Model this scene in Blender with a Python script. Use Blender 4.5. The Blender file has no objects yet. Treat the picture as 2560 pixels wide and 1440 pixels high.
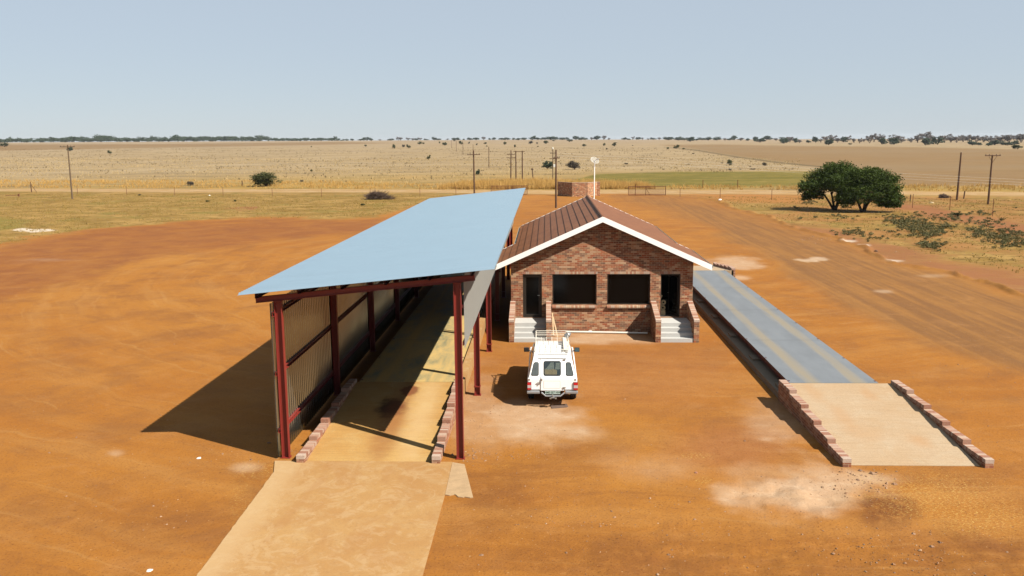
import bpy, bmesh, math, random
import numpy as np
from mathutils import Vector, Matrix
random.seed(7); RNG = np.random.default_rng(7)
SC = bpy.context.scene
COL = SC.collection
R = math.radians

# ------------------------------------------------------------------ camera
CF, CP, CYW, CR, CH = 2209.34, .167278527, .0395376456, -.00794932178, 8.8
_fw = np.array([-math.sin(CYW)*math.cos(CP), math.cos(CYW)*math.cos(CP), -math.sin(CP)])
_rt = np.array([math.cos(CYW), math.sin(CYW), 0.]); _up = np.cross(_rt, _fw)
CA = math.cos(CR)*_rt + math.sin(CR)*_up
CB = -math.sin(CR)*_rt + math.cos(CR)*_up
CO = np.array([0, 0, CH])
cam = bpy.data.cameras.new('camera'); camo = bpy.data.objects.new('camera', cam); COL.objects.link(camo)
cam.sensor_width = 36; cam.sensor_fit = 'HORIZONTAL'; cam.lens = 36*CF/2560
cam.clip_start = .5; cam.clip_end = 20000
camo.matrix_world = Matrix(((CA[0], CB[0], -_fw[0], 0), (CA[1], CB[1], -_fw[1], 0), (CA[2], CB[2], -_fw[2], CH), (0, 0, 0, 1)))
SC.camera = camo
# ------------------------------------------------------------------ light
SUN = Vector((.885, -.52, 1)).normalized()
ELEV = math.asin(SUN.z); AZ = math.atan2(SUN.x, SUN.y)
w = bpy.data.worlds.new('World'); SC.world = w; w.use_nodes = True
nt = w.node_tree; nt.nodes.clear()
sky = nt.nodes.new('ShaderNodeTexSky'); sky.sky_type = 'NISHITA'; sky.sun_disc = False
sky.sun_elevation = ELEV; sky.sun_rotation = AZ; sky.altitude = 1300; sky.air_density = 1.0; sky.dust_density = .3; sky.ozone_density = 1.0
bg = nt.nodes.new('ShaderNodeBackground'); bg.inputs['Strength'].default_value = .05
wo = nt.nodes.new('ShaderNodeOutputWorld')
hz = nt.nodes.new('ShaderNodeMix'); hz.data_type = 'RGBA'; hz.inputs[0].default_value = .84   # a dusty, milky sky: the clear sky seen through an even veil
nt.links.new(sky.outputs[0], hz.inputs[6]); hz.inputs[7].default_value = (4.25, 4.88, 5.58, 1); nt.links.new(hz.outputs[2], bg.inputs[0]); nt.links.new(bg.outputs[0], wo.inputs[0])
sl = bpy.data.lights.new('sun', 'SUN'); sl.energy = 5.0; sl.angle = R(.5); sl.color = (1, .93, .82)
so = bpy.data.objects.new('sun', sl); COL.objects.link(so)
so.rotation_euler = SUN.to_track_quat('Z', 'Y').to_euler()
SC.view_settings.view_transform = 'Standard'; SC.view_settings.look = 'None'
SC.view_settings.exposure = 1.28; SC.view_settings.gamma = 1
SC.render.engine = 'CYCLES'
try:
    SC.cycles.max_bounces = 6; SC.cycles.volume_bounces = 0; SC.cycles.transparent_max_bounces = 12
except Exception: pass

# ------------------------------------------------------------------ geometry of the view and terrain
def sstep(a, b, x):
    t = np.clip((x-a)/(b-a), 0, 1); return t*t*(3-2*t)
def proj(X, Y, Z):
    dx, dy, dz = X, Y, Z-CH
    t = dx*_fw[0]+dy*_fw[1]+dz*_fw[2]; t = np.where(t > .5, t, .5)
    return 1280+CF*(dx*CA[0]+dy*CA[1]+dz*CA[2])/t, 720-CF*(dx*CB[0]+dy*CB[1]+dz*CB[2])/t
def terr(X, Y):
    X = np.asarray(X, float); Y = np.asarray(Y, float)
    r = np.hypot(X, Y); a = np.degrees(np.arctan2(X, Y))   # azimuth right of +Y
    t = np.interp(a, [-45, -31, -17, -1.5, 13, 28, 45], [0, -.0003, .0004, .0012, .0030, .0040, .0042])
    zf = CH-2000*t
    z = zf*sstep(230, 2000, r)
    z = z-np.maximum(0, r-2200)*.012
    z = z+.05*np.sin(X*.11+1)*np.sin(Y*.083)*sstep(70, 110, r)
    return z
def ray(u, v):
    return CA*(u-1280)/CF-CB*(v-720)/CF+_fw
def gp(u, v, z=0.):
    d = ray(u, v); p = CO+d*(z-CH)/d[2]; return Vector(p)
def place(u, v):
    "the point of the terrain seen at a pixel of the 2560 px photograph"
    d = ray(u, v); d = d/np.hypot(d[0], d[1])
    s = np.geomspace(15, 2200, 4000); P = CO[None]+d[None]*s[:, None]
    h = P[:, 2]-terr(P[:, 0], P[:, 1]); k = np.argmax(h < 0)
    if h[k] >= 0: k = int(np.argmin(h[s < 2100]))
    return Vector((P[k, 0], P[k, 1], float(terr(P[k, 0], P[k, 1]))))
def pxm(p):
    "pixels (2560 px photograph) per metre at a point"
    return CF/float((np.array(p)-CO) @ _fw)

# ------------------------------------------------------------------ scene helpers
def tag(o, label=None, cat=None, group=None, kind=None):
    if label: o['label'] = label
    if cat: o['category'] = cat
    if group: o['group'] = group
    if kind: o['kind'] = kind
    return o
def empty(name, loc, rz=0):
    o = bpy.data.objects.new(name, None); COL.objects.link(o); o.location = loc; o.rotation_euler = (0, 0, rz); o.empty_display_size = .3
    return o
def copy_tree(o, parent=None):
    c = o.copy(); COL.objects.link(c)
    if parent is not None: c.parent = parent
    for ch in list(o.children): copy_tree(ch, c)
    return c
class MB:
    def __init__(s): s.v = []; s.f = []
    def add(s, vs, fs):
        n = len(s.v); s.v += [tuple(map(float, p)) for p in vs]; s.f += [tuple(n+i for i in f) for f in fs]; return s
    def box(s, x0, x1, y0, y1, z0, z1):
        return s.add([(x0,y0,z0),(x1,y0,z0),(x1,y1,z0),(x0,y1,z0),(x0,y0,z1),(x1,y0,z1),(x1,y1,z1),(x0,y1,z1)],
                     [(3,2,1,0),(4,5,6,7),(0,1,5,4),(1,2,6,5),(2,3,7,6),(3,0,4,7)])
    def hexa(s, b, t):   # four bottom, four top points, counter-clockwise from above
        return s.add(list(b)+list(t), [(3,2,1,0),(4,5,6,7),(0,1,5,4),(1,2,6,5),(2,3,7,6),(3,0,4,7)])
    def prism(s, poly, axis, a0, a1):  # poly: 2-D points; axis 0: (y,z) along x; 1: (x,z) along y; 2: (x,y) along z
        def P(p, a): return (a, p[0], p[1]) if axis == 0 else ((p[0], a, p[1]) if axis == 1 else (p[0], p[1], a))
        n = len(poly); vs = [P(p, a0) for p in poly]+[P(p, a1) for p in poly]
        fs = [tuple(range(n))[::-1], tuple(range(n, 2*n))]+[(i, (i+1) % n, n+(i+1) % n, n+i) for i in range(n)]
        return s.add(vs, fs)
    def tube(s, pts, r, n=6, cap=True):
        pts = [Vector(p) for p in pts]; rs = r if isinstance(r, (list, tuple)) else [r]*len(pts)
        base = len(s.v); ref = None
        for i, p in enumerate(pts):
            d = (pts[min(i+1, len(pts)-1)]-pts[max(i-1, 0)]).normalized()
            if ref is None: ref = Vector((0, 0, 1)) if abs(d.z) < .9 else Vector((1, 0, 0))
            a = d.cross(ref).normalized(); b = a.cross(d).normalized(); ref = b
            for k in range(n):
                t = 2*math.pi*k/n+math.pi/4; s.v.append(tuple(p+(a*math.cos(t)+b*math.sin(t))*rs[i]))
        for i in range(len(pts)-1):
            for k in range(n):
                s.f.append((base+i*n+k, base+i*n+(k+1) % n, base+(i+1)*n+(k+1) % n, base+(i+1)*n+k))
        if cap:
            s.f.append(tuple(base+k for k in range(n))[::-1]); s.f.append(tuple(base+(len(pts)-1)*n+k for k in range(n)))
        return s
    def beam(s, a, b, w, h, up=(0, 0, 1)):
        a = Vector(a); b = Vector(b); d = (b-a).normalized(); x = d.cross(Vector(up)).normalized()*w/2; z = x.cross(d).normalized()*h/2
        return s.hexa([a-x-z, a+x-z, b+x-z, b-x-z], [a-x+z, a+x+z, b+x+z, b-x+z])
    def ibeam(s, a, b, h, w, t=.012, up=(0, 0, 1)):
        a = Vector(a); b = Vector(b); d = (b-a).normalized(); x = d.cross(Vector(up)).normalized(); z = x.cross(d).normalized()
        s.beam(a, b, t, h-2*t, up); s.beam(a+z*(h/2-t/2), b+z*(h/2-t/2), w, t, up); s.beam(a-z*(h/2-t/2), b-z*(h/2-t/2), w, t, up); return s
    def lathe(s, prof, c=(0, 0, 0), axis=2, n=20):
        base = len(s.v)
        for r, h in prof:
            for k in range(n):
                t = 2*math.pi*k/n; a, b = r*math.cos(t), r*math.sin(t)
                p = (a, b, h) if axis == 2 else ((h, a, b) if axis == 0 else (b, h, a))
                s.v.append((p[0]+c[0], p[1]+c[1], p[2]+c[2]))
        for i in range(len(prof)-1):
            for k in range(n):
                s.f.append((base+i*n+k, base+i*n+(k+1) % n, base+(i+1)*n+(k+1) % n, base+(i+1)*n+k))
        s.f.append(tuple(base+k for k in range(n))[::-1]); s.f.append(tuple(base+(len(prof)-1)*n+k for k in range(n)))
        return s
    def build(s, name, mat, parent=None, world=False, smooth=False, bevel=0, uv=True, off=None):
        o3 = Vector((0, 0, 0))
        if world and parent is not None:
            q = parent
            while q is not None: o3 = o3+q.location; q = q.parent
        if off is not None: o3 = Vector(off)
        me = bpy.data.meshes.new(name)
        me.from_pydata([(p[0]-o3.x, p[1]-o3.y, p[2]-o3.z) for p in s.v], [], s.f)
        if bevel:
            bm = bmesh.new(); bm.from_mesh(me); bmesh.ops.recalc_face_normals(bm, faces=bm.faces)
            bmesh.ops.bevel(bm, geom=[e for e in bm.edges if len(e.link_faces) == 2 and e.calc_face_angle(0) > .5], offset=bevel, segments=2, affect='EDGES', profile=.5)
            bm.to_mesh(me); bm.free()
        else:
            bm = bmesh.new(); bm.from_mesh(me); bmesh.ops.recalc_face_normals(bm, faces=bm.faces); bm.to_mesh(me); bm.free()
        if uv:
            L = me.uv_layers.new(name='m')
            nl = len(me.loops); vi = np.empty(nl, int); me.loops.foreach_get('vertex_index', vi)
            co = np.empty(len(me.vertices)*3); me.vertices.foreach_get('co', co); co = co.reshape(-1, 3)+np.array(o3)
            nf = len(me.polygons); nr = np.empty(nf*3); me.polygons.foreach_get('normal', nr); nr = np.abs(nr.reshape(-1, 3))
            lt = np.empty(nf, int); me.polygons.foreach_get('loop_total', lt); ax = np.repeat(np.argmax(nr*[1, 1, 1.001], 1), lt)
            c = co[vi]; u = np.where(ax == 0, c[:, 1], c[:, 0]); v_ = np.where(ax == 2, c[:, 1], c[:, 2])
            L.data.foreach_set('uv', np.stack([u, v_], 1).astype(np.float32).ravel())
        if smooth:
            me.polygons.foreach_set('use_smooth', [True]*len(me.polygons))
        for m in (mat if isinstance(mat, list) else [mat]): me.materials.append(m)
        o = bpy.data.objects.new(name, me); COL.objects.link(o)
        if parent is not None: o.parent = parent
        return o

# ------------------------------------------------------------------ materials
GA = .80      # overall reflectance scale
class NT:
    def __init__(s, name):
        s.m = bpy.data.materials.new(name); s.m.use_nodes = True; s.t = s.m.node_tree; s.t.nodes.clear()
        s.out = s.t.nodes.new('ShaderNodeOutputMaterial')
    def n(s, ty, **k):
        q = s.t.nodes.new(ty)
        for a, b in k.items(): setattr(q, a, b)
        return q
    def l(s, a, b): s.t.links.new(a, b)
    def val(s, sock, v):
        if hasattr(v, 'node'): s.l(v, sock)
        elif isinstance(v, (tuple, list)): sock.default_value = tuple(v)+((1,) if len(v) == 3 and len(sock.default_value) == 4 else ())
        else: sock.default_value = v
    def math(s, op, a, b=0., c=0., clamp=False):
        q = s.n('ShaderNodeMath', operation=op, use_clamp=clamp); s.val(q.inputs[0], a); s.val(q.inputs[1], b)
        s.val(q.inputs[2], c); return q.outputs[0]
    def noise(s, vec, scale, detail=4, rough=.55, dist=0.):
        q = s.n('ShaderNodeTexNoise'); s.l(vec, q.inputs['Vector']); q.inputs['Scale'].default_value = scale
        q.inputs['Detail'].default_value = detail; q.inputs['Roughness'].default_value = rough; q.inputs['Distortion'].default_value = dist
        return q.outputs['Fac']
    def ramp(s, fac, a, b, c=0., d=1.):   # smooth map range
        q = s.n('ShaderNodeMapRange', interpolation_type='SMOOTHSTEP'); s.val(q.inputs[0], fac)
        for i, x in enumerate((a, b, c, d)): q.inputs[i+1].default_value = x
        return q.outputs[0]
    def mix(s, f, a, b, mode='MIX'):
        q = s.n('ShaderNodeMix', data_type='RGBA', blend_type=mode); s.val(q.inputs[0], f); s.val(q.inputs[6], a); s.val(q.inputs[7], b); return q.outputs[2]
    def map(s, vec, sc=(1, 1, 1), rot=(0, 0, 0), loc=(0, 0, 0)):
        q = s.n('ShaderNodeMapping'); s.l(vec, q.inputs[0]); q.inputs['Scale'].default_value = sc; q.inputs['Rotation'].default_value = rot; q.inputs['Location'].default_value = loc
        return q.outputs[0]
    def pos(s): return s.n('ShaderNodeNewGeometry').outputs['Position']
    def obj(s): return s.n('ShaderNodeTexCoord').outputs['Object']
    def uv(s): return s.n('ShaderNodeUVMap').outputs[0]
    def sep(s, v):
        q = s.n('ShaderNodeSeparateXYZ'); s.l(v, q.inputs[0]); return q.outputs
    def comb(s, x, y, z=0.):
        q = s.n('ShaderNodeCombineXYZ'); s.val(q.inputs[0], x); s.val(q.inputs[1], y); s.val(q.inputs[2], z); return q.outputs[0]
    def bump(s, h, st=.3, d=.02, norm=None):
        q = s.n('ShaderNodeBump'); s.l(h, q.inputs['Height']); q.inputs['Strength'].default_value = st; q.inputs['Distance'].default_value = d
        if norm: s.l(norm, q.inputs['Normal'])
        return q.outputs[0]
    def bsdf(s, col, rough=.8, metal=0., spec=.3, normal=None, alb=1., **k):
        alb *= GA; col = s.mix(1., col, (alb, alb, alb), 'MULTIPLY')
        q = s.n('ShaderNodeBsdfPrincipled'); s.val(q.inputs['Base Color'], col); s.val(q.inputs['Roughness'], rough); s.val(q.inputs['Metallic'], metal)
        s.val(q.inputs['Specular IOR Level'], spec)
        if normal: s.l(normal, q.inputs['Normal'])
        for a, b in k.items(): s.val(q.inputs[a.replace('_', ' ')], b)
        s.l(q.outputs[0], s.out.inputs[0]); return s.m
def plain(name, col, rough=.6, metal=0., spec=.4, var=.15, sc=3., bump=0., **k):
    t = NT(name); p = t.pos(); f = t.noise(p, sc, 5, .6); f2 = t.noise(p, sc*9, 3, .6)
    g = t.math('ADD', t.math('MULTIPLY', t.math('SUBTRACT', f, .5), 2*var), t.math('MULTIPLY', t.math('SUBTRACT', f2, .5), var))
    c = t.mix(1., tuple(col), t.comb(t.math('ADD', g, 1.), t.math('ADD', g, 1.), t.math('ADD', g, 1.)), 'MULTIPLY')
    nrm = t.bump(f2, bump, .01) if bump else None
    return t.bsdf(c, rough, metal, spec, nrm, **k)
MT = {}
def island_mat(name, cols, rough=.85):
    t = NT(name); g = t.n('ShaderNodeNewGeometry').outputs['Random Per Island']
    cr = t.n('ShaderNodeValToRGB'); cr.color_ramp.interpolation = 'CONSTANT'
    e = cr.color_ramp.elements; e[0].color = (*cols[0], 1); e[0].position = 0; e[1].color = (*cols[1], 1); e[1].position = 1/len(cols)
    for i, c in enumerate(cols[2:], 2):
        q = e.new(i/len(cols)); q.color = (*c, 1)
    t.l(g, cr.inputs[0]); n = t.noise(t.pos(), 26, 4, .65)
    c = t.mix(t.ramp(n, .3, .75, 0, .55), cr.outputs[0], (.26, .2, .15))
    return t.bsdf(c, rough, 0, .2, t.bump(n, .4, .01))
BR = [(.40, .29, .20), (.15, .085, .065), (.20, .055, .028), (.24, .085, .045), (.13, .045, .028), (.30, .14, .08), (.33, .20, .12), (.10, .06, .045), (.22, .10, .055), (.28, .10, .05), (.17, .075, .05), (.36, .25, .17), (.25, .065, .03), (.20, .13, .09)]
def brick_mat(name, bw=.232, bh=.0855, cols=BR, dust=.35, tint=(1.05, .97, .87)):
    t = NT(name); s = t.sep(t.uv()); u, v = s[0], s[1]
    rv = t.math('DIVIDE', v, bh); row = t.math('FLOOR', rv); fv = t.math('FRACT', rv)
    ru = t.math('ADD', t.math('DIVIDE', u, bw), t.math('MULTIPLY', t.math('MODULO', row, 2.), .5)); colu = t.math('FLOOR', ru); fu = t.math('FRACT', ru)
    wn = t.n('ShaderNodeTexWhiteNoise', noise_dimensions='2D'); t.l(t.comb(colu, row), wn.inputs['Vector'])
    cr = t.n('ShaderNodeValToRGB'); cr.color_ramp.interpolation = 'CONSTANT'; e = cr.color_ramp.elements
    e[0].color = (*cols[0], 1); e[1].color = (*cols[1], 1); e[1].position = 1/len(cols)
    for i, c in enumerate(cols[2:], 2): e.new(i/len(cols)).color = (*c, 1)
    t.l(wn.outputs['Value'], cr.inputs[0])
    p = t.pos(); n1 = t.noise(p, 1.1, 4, .6); n2 = t.noise(p, 30, 4, .7); n3 = t.noise(t.map(p, (1, 1, .5)), 5, 5, .7)
    c = t.mix(t.ramp(n3, .45, .78, 0, .45), cr.outputs[0], (.34, .25, .17))      # lime wash and dust on the bricks
    c = t.mix(t.ramp(n2, .3, .8, 0, .4), c, (.10, .05, .035))
    mu = t.math('LESS_THAN', t.math('ABSOLUTE', t.math('SUBTRACT', fu, .5)), .5-.022); mv = t.math('LESS_THAN', t.math('ABSOLUTE', t.math('SUBTRACT', fv, .5)), .5-.062)
    m = t.math('MULTIPLY', mu, mv)
    c = t.mix(.12, c, (.23, .15, .10)); c = t.mix(m, (.36, .29, .21), c)
    c = t.mix(t.ramp(n1, .35, .7, 0, dust), c, t.mix(1., c, (1.25, .95, .78), 'MULTIPLY'))
    h = t.math('ADD', t.math('MULTIPLY', m, 1.), t.math('MULTIPLY', n2, .5))
    c = t.mix(1., c, tint, 'MULTIPLY'); return t.bsdf(c, .88, 0, .2, t.bump(h, .6, .012))
MT['brick'] = brick_mat('clinker_brick')
MT['gate_brick'] = brick_mat('tan_clinker_brick', tint=(1.25, 1.2, 1.05))
MT['coping'] = island_mat('brick_on_edge', [(.36, .21, .15), (.40, .28, .21), (.30, .15, .10), (.42, .32, .26), (.33, .20, .15), (.25, .10, .06)])
MT['soldier'] = island_mat('soldier_brick', [(.42, .29, .19), (.34, .16, .09), (.46, .34, .23), (.30, .12, .07), (.40, .22, .13), (.36, .26, .20)])
MT['red_steel'] = plain('red_oxide_steel', (.17, .018, .012), .5, 0, .4, .2, 2)
MT['purlin'] = plain('dark_purlin_steel', (.075, .014, .012), .6, 0, .3, .2)
def metal_sheet():
    t = NT('galvanised_sheet'); p = t.pos(); n = t.noise(p, .6, 5, .6); n2 = t.noise(t.map(p, (.25, 2.2, 1)), 2.2, 5, .65)
    c = t.mix(n, (.32, .46, .58), (.35, .49, .61)); c = t.mix(t.ramp(n2, .42, .68, 0, .28), c, (.27, .37, .46))
    return t.bsdf(c, .45, .2, .5, alb=.66)
MT['roof_sheet'] = metal_sheet()
def wall_sheet():
    t = NT('aluzinc_wall_sheet'); p = t.pos(); n = t.noise(t.map(p, (1, 1, .25)), 1.3, 5, .65)
    s = t.sep(p); low = t.ramp(t.math('ADD', s[2], t.math('MULTIPLY', n, .5)), .2, 1.0, 1, 0)
    c = t.mix(n, (.29, .28, .245), (.42, .41, .36)); c = t.mix(t.math('MULTIPLY', low, .7), c, (.10, .125, .085))
    return t.bsdf(c, .2, .95, .5)
MT['wall_sheet'] = wall_sheet()
MT['side_sheet'] = plain('light_grey_sheet', (.21, .21, .195), .5, .25, .4, .08)
def concrete(name, c1, c2, c3, sc=1., broom=0.):
    t = NT(name); p = t.pos(); a = t.noise(p, .45*sc, 6, .62, .6); b = t.noise(t.map(p, (1, 1, 1), (0, 0, .5)), 1.7*sc, 6, .65, 1.2); d = t.noise(p, 22, 4, .7)
    c = t.mix(t.ramp(a, .30, .68), c1, c2); c = t.mix(t.ramp(b, .46, .70, 0, .5), c, c3); c = t.mix(t.ramp(t.noise(p, 6., 6, .75), .5, .7, 0, .35), c, c2); c = t.mix(t.ramp(d, .35, .75, 0, .3), c, (.20, .13, .07))
    h = d
    if broom:
        q = t.noise(t.map(p, (.5, 22, 1)), 1.5, 3, .6); h = q; c = t.mix(t.ramp(q, .45, .7, 0, broom), c, t.mix(1., c, (.62, .58, .52), 'MULTIPLY'))
    return t, c, t.bump(h, .35, .008)
t, c, b = concrete('apron_concrete', (.44, .27, .105), (.38, .205, .072), (.46, .33, .17)); 
p = t.pos(); q1 = t.noise(p, 1.3, 8, .74, 1.6); q2 = t.noise(t.map(p, (1, .5, 1), (0, 0, .2)), .8, 8, .7, 1.); c = t.mix(t.ramp(q1, .50, .58, 0, .42), c, (.50, .37, .21)); c = t.mix(t.ramp(q2, .50, .60, 0, .45), c, (.34, .175, .065)); c = t.mix(t.ramp(t.noise(p, 9., 5, .75), .54, .66, 0, .5), c, (.28, .15, .06))
sx_ = t.sep(p); c = t.mix(t.ramp(t.math('ADD', sx_[0], t.math('MULTIPLY', q1, 1.2)), -6.5, -5.7, .55, 0), c, (.52, .39, .22))
c = t.mix(.25, c, (.42, .21, .065)); MT['apron'] = t.bsdf(c, .9, 0, .2, b, alb=.78)
t, c, b = concrete('ramp_concrete_yellow', (.46, .285, .095), (.40, .215, .06), (.47, .33, .14), .7, .4)
p = t.pos(); s_ = t.sep(p)
def blot(t, x, y, rx, ry, n, hard=.5):
    "soft stain with a ragged edge"
    q = t.math('POWER', t.math('DIVIDE', t.math('SUBTRACT', s_[0], x), rx), 2.); r_ = t.math('POWER', t.math('DIVIDE', t.math('SUBTRACT', s_[1], y), ry), 2.)
    return t.ramp(t.math('ADD', t.math('SQRT', t.math('ADD', q, r_)), t.math('MULTIPLY', t.math('SUBTRACT', n, .5), 1.6)), 1-hard, 1+hard, 1, 0)
nn = t.noise(p, 2.2, 6, .7)
c = t.mix(t.math('MULTIPLY', blot(t, -4.95, 27.0, .42, .70, nn), .97), c, (.03, .012, .006))
c = t.mix(t.math('MULTIPLY', blot(t, -4.55, 28.45, .30, .45, nn, .3), .85), c, (.13, .03, .01))
c = t.mix(t.math('MULTIPLY', blot(t, -4.75, 26.2, .35, 2.8, nn, .8), .6), c, (.22, .07, .02))
c = t.mix(t.math('MULTIPLY', blot(t, -3.9, 26.2, .35, 3.2, nn, .9), .45), c, (.52, .38, .20))
MT['ramp_yellow'] = t.bsdf(c, .85, 0, .25, b, alb=.85)
t, c, b = concrete('ramp_concrete_pale', (.55, .42, .28), (.52, .36, .21), (.56, .45, .31), .6, .3)
p = t.pos(); s_ = t.sep(p); nn = t.noise(p, 2.0, 6, .7)
for (x, y, rx, ry, a) in ((9.05, 26.4, .25, .8, .35), (8.75, 28.4, .2, .7, .3), (10.5, 28.2, .2, .5, .4), (10.7, 24.7, .25, .4, .42), (9.3, 25.2, .5, .5, .2)):
    c = t.mix(t.math('MULTIPLY', blot(t, x, y, rx, ry, nn, .8), a), c, (.48, .25, .10))
c = t.mix(t.ramp(t.noise(p, 5., 6, .75), .5, .68, 0, .35), c, (.42, .29, .18)); MT['ramp_pale'] = t.bsdf(c, .88, 0, .2, b, alb=.66)
def deck_mat(name, x0, x1, steel, dirt, n_lo, n_hi, tracks, wid):
    t = NT(name); p = t.pos(); s = t.sep(p); n = t.noise(t.map(p, (1, .35, 1)), 1.4, 6, .65); n2 = t.noise(p, 9, 5, .7); n3 = t.noise(t.map(p, (3.2, .16, 1)), 1., 4, .6)
    c = t.mix(t.ramp(n, .3, .7), steel, tuple(k*1.18 for k in steel)); f = None
    for x in tracks:
        q = t.math('ABSOLUTE', t.math('SUBTRACT', t.math('ADD', s[0], t.math('MULTIPLY', t.math('SUBTRACT', n3, .5), .5)), x)); q = t.ramp(q, wid*.2, wid, 1, 0)
        f = q if f is None else t.math('MAXIMUM', f, q)
    f = t.math('MULTIPLY', f, t.ramp(t.math('ADD', n3, t.math('MULTIPLY', n2, .3)), .35, .8, .35, 1.))
    f = t.math('MAXIMUM', f, t.ramp(t.math('ADD', n, t.math('MULTIPLY', n2, .4)), n_lo, n_hi, 0, .9)); c = t.mix(f, c, dirt)
    jy = t.math('FRACT', t.math('DIVIDE', t.math('SUBTRACT', s[1], 29.2), 6.45)); j = t.math('LESS_THAN', jy, .004); c = t.mix(j, c, (.05, .05, .05))
    return t.bsdf(c, t.ramp(f, 0, 1, .6, .85), t.ramp(f, 0, .6, .12, 0), .35, t.bump(n2, .15, .006), alb=.9)
MT['deck_blue'] = deck_mat('deck_plate_blue_grey', 8.2, 11.2, (.15, .162, .175), (.215, .185, .135), .85, 1.05, (9.0, 10.55), .36)
MT['deck_green'] = deck_mat('deck_plate_green', -6.4, -3.1, (.14, .165, .11), (.50, .33, .11), .42, .85, (-5.6, -3.75), .55)
MT['concrete_grey'] = plain('grey_concrete', (.16, .125, .09), .9, 0, .2, .18, 1.5, .3)
MT['path_concrete'] = plain('pale_grey_strip_concrete', (.33, .225, .125), .9, 0, .2, .3, 3.5, .3)
MT['step_concrete'] = plain('smooth_step_concrete', (.40, .40, .385), .85, 0, .2, .10, 1.8, .2)
MT['kerb_mortar'] = brick_mat('kerb_brick', .232, .0855, [(.25, .09, .05), (.20, .07, .04), (.30, .15, .10), (.16, .07, .05), (.33, .2, .14)])
def tile_mat():
    t = NT('brown_metal_tile'); p = t.pos(); n = t.noise(t.map(p, (1.2, 1, 1)), 1.2, 6, .68); n2 = t.noise(t.map(p, (2.5, 1.1, 2)), 6, 4, .7); s = t.sep(p)
    c = t.mix(t.ramp(n, .3, .7), (.130, .047, .017), (.185, .072, .026)); c = t.mix(t.ramp(n2, .45, .8, 0, .45), c, (.10, .04, .022))
    j = t.math('LESS_THAN', t.math('FRACT', t.math('DIVIDE', s[1], 1.34)), .012); c = t.mix(t.math('MULTIPLY', j, .5), c, (.05, .02, .015))
    return t.bsdf(c, .7, 0, .3, t.bump(n2, .3, .01))
MT['tile'] = tile_mat()
MT['white_paint'] = plain('white_fascia_paint', (.80, .79, .77), .55, 0, .4, .05)
MT['gutter'] = plain('grey_gutter', (.25, .26, .24), .5, 0, .4)
MT['bronze'] = plain('bronze_aluminium', (.035, .028, .022), .4, .4, .4)
MT['dark_glass'] = plain('dark_window_glass', (.002, .002, .002), .12, 0, .12, .05)
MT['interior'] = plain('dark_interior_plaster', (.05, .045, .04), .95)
MT['car_white'] = plain('white_car_paint', (.80, .80, .79), .35, 0, .5, .05, 2., Coat_Weight=.4, Coat_Roughness=.15)
MT['rack_white'] = plain('chipped_white_rack_paint', (.60, .56, .48), .5, 0, .4, .3, 9)
MT['rubber'] = plain('black_rubber', (.012, .012, .012), .85)
MT['black_plastic'] = plain('black_plastic', (.015, .015, .016), .5)
MT['car_glass'] = plain('tinted_car_glass', (.06, .07, .07), .08, 0, .6, .6, 5)
MT['seam'] = plain('panel_seam_grey', (.22, .22, .21), .6)
MT['red_lens'] = plain('red_lens', (.42, .01, .015), .2, 0, .6)
MT['clear_lens'] = plain('clear_lens', (.42, .36, .36), .2, 0, .6)
MT['chrome'] = plain('steel_bright', (.4, .39, .36), .3, .8, .5)
MT['bumper'] = plain('grey_bumper_steel', (.30, .31, .32), .4, .5, .5)
MT['plate'] = plain('number_plate_pale_green', (.38, .46, .42), .5)
MT['plate_ink'] = plain('plate_ink_dark_green', (.01, .05, .03), .5)
MT['mirror_face'] = plain('mirror_face_blue', (.08, .17, .22), .1, .6, .5)
def clear_glass():
    t = NT('clear_glass'); a = t.n('ShaderNodeBsdfTransparent'); b = t.n('ShaderNodeBsdfGlossy'); b.inputs['Roughness'].default_value = .05; b.inputs[0].default_value = (.5, .5, .5, 1)
    x = t.n('ShaderNodeMixShader'); x.inputs[0].default_value = .12; a.inputs[0].default_value = (.75, .78, .76, 1); t.l(a.outputs[0], x.inputs[1]); t.l(b.outputs[0], x.inputs[2]); t.l(x.outputs[0], t.out.inputs[0]); return t.m
MT['clear_glass'] = clear_glass(); MT['curtain'] = plain('grey_curtain', (.30, .31, .29), .9, 0, .1, .5, 12)
MT['cream'] = plain('cream_carton', (.55, .42, .24), .8)
MT['straw'] = plain('straw_load', (.45, .32, .18), .9, 0, .2, .4, 14)
MT['pole_wood'] = plain('creosoted_pole', (.085, .045, .028), .9, 0, .2, .3, 4)
MT['pole_pale'] = plain('weathered_pole', (.11, .075, .048), .9, 0, .2, .3, 4)
MT['rust'] = plain('rusty_steel', (.14, .05, .025), .8, .2, .3, .3, 4)
MT['wire'] = plain('galvanised_wire', (.2, .18, .16), .6, .5)
MT['wood'] = plain('raw_plank', (.48, .36, .22), .8, 0, .2, .25, 6)
MT['pvc'] = plain('white_pvc_pipe', (.60, .58, .52), .5)
MT['dish'] = plain('pale_mesh_dish', (.5, .5, .46), .6)
MT['bark'] = plain('dark_bark', (.05, .035, .025), .95, 0, .1, .3, 8, .5)
MT['twig'] = plain('dry_grey_twigs', (.11, .075, .06), .95, 0, .1, .4, 1)
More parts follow.
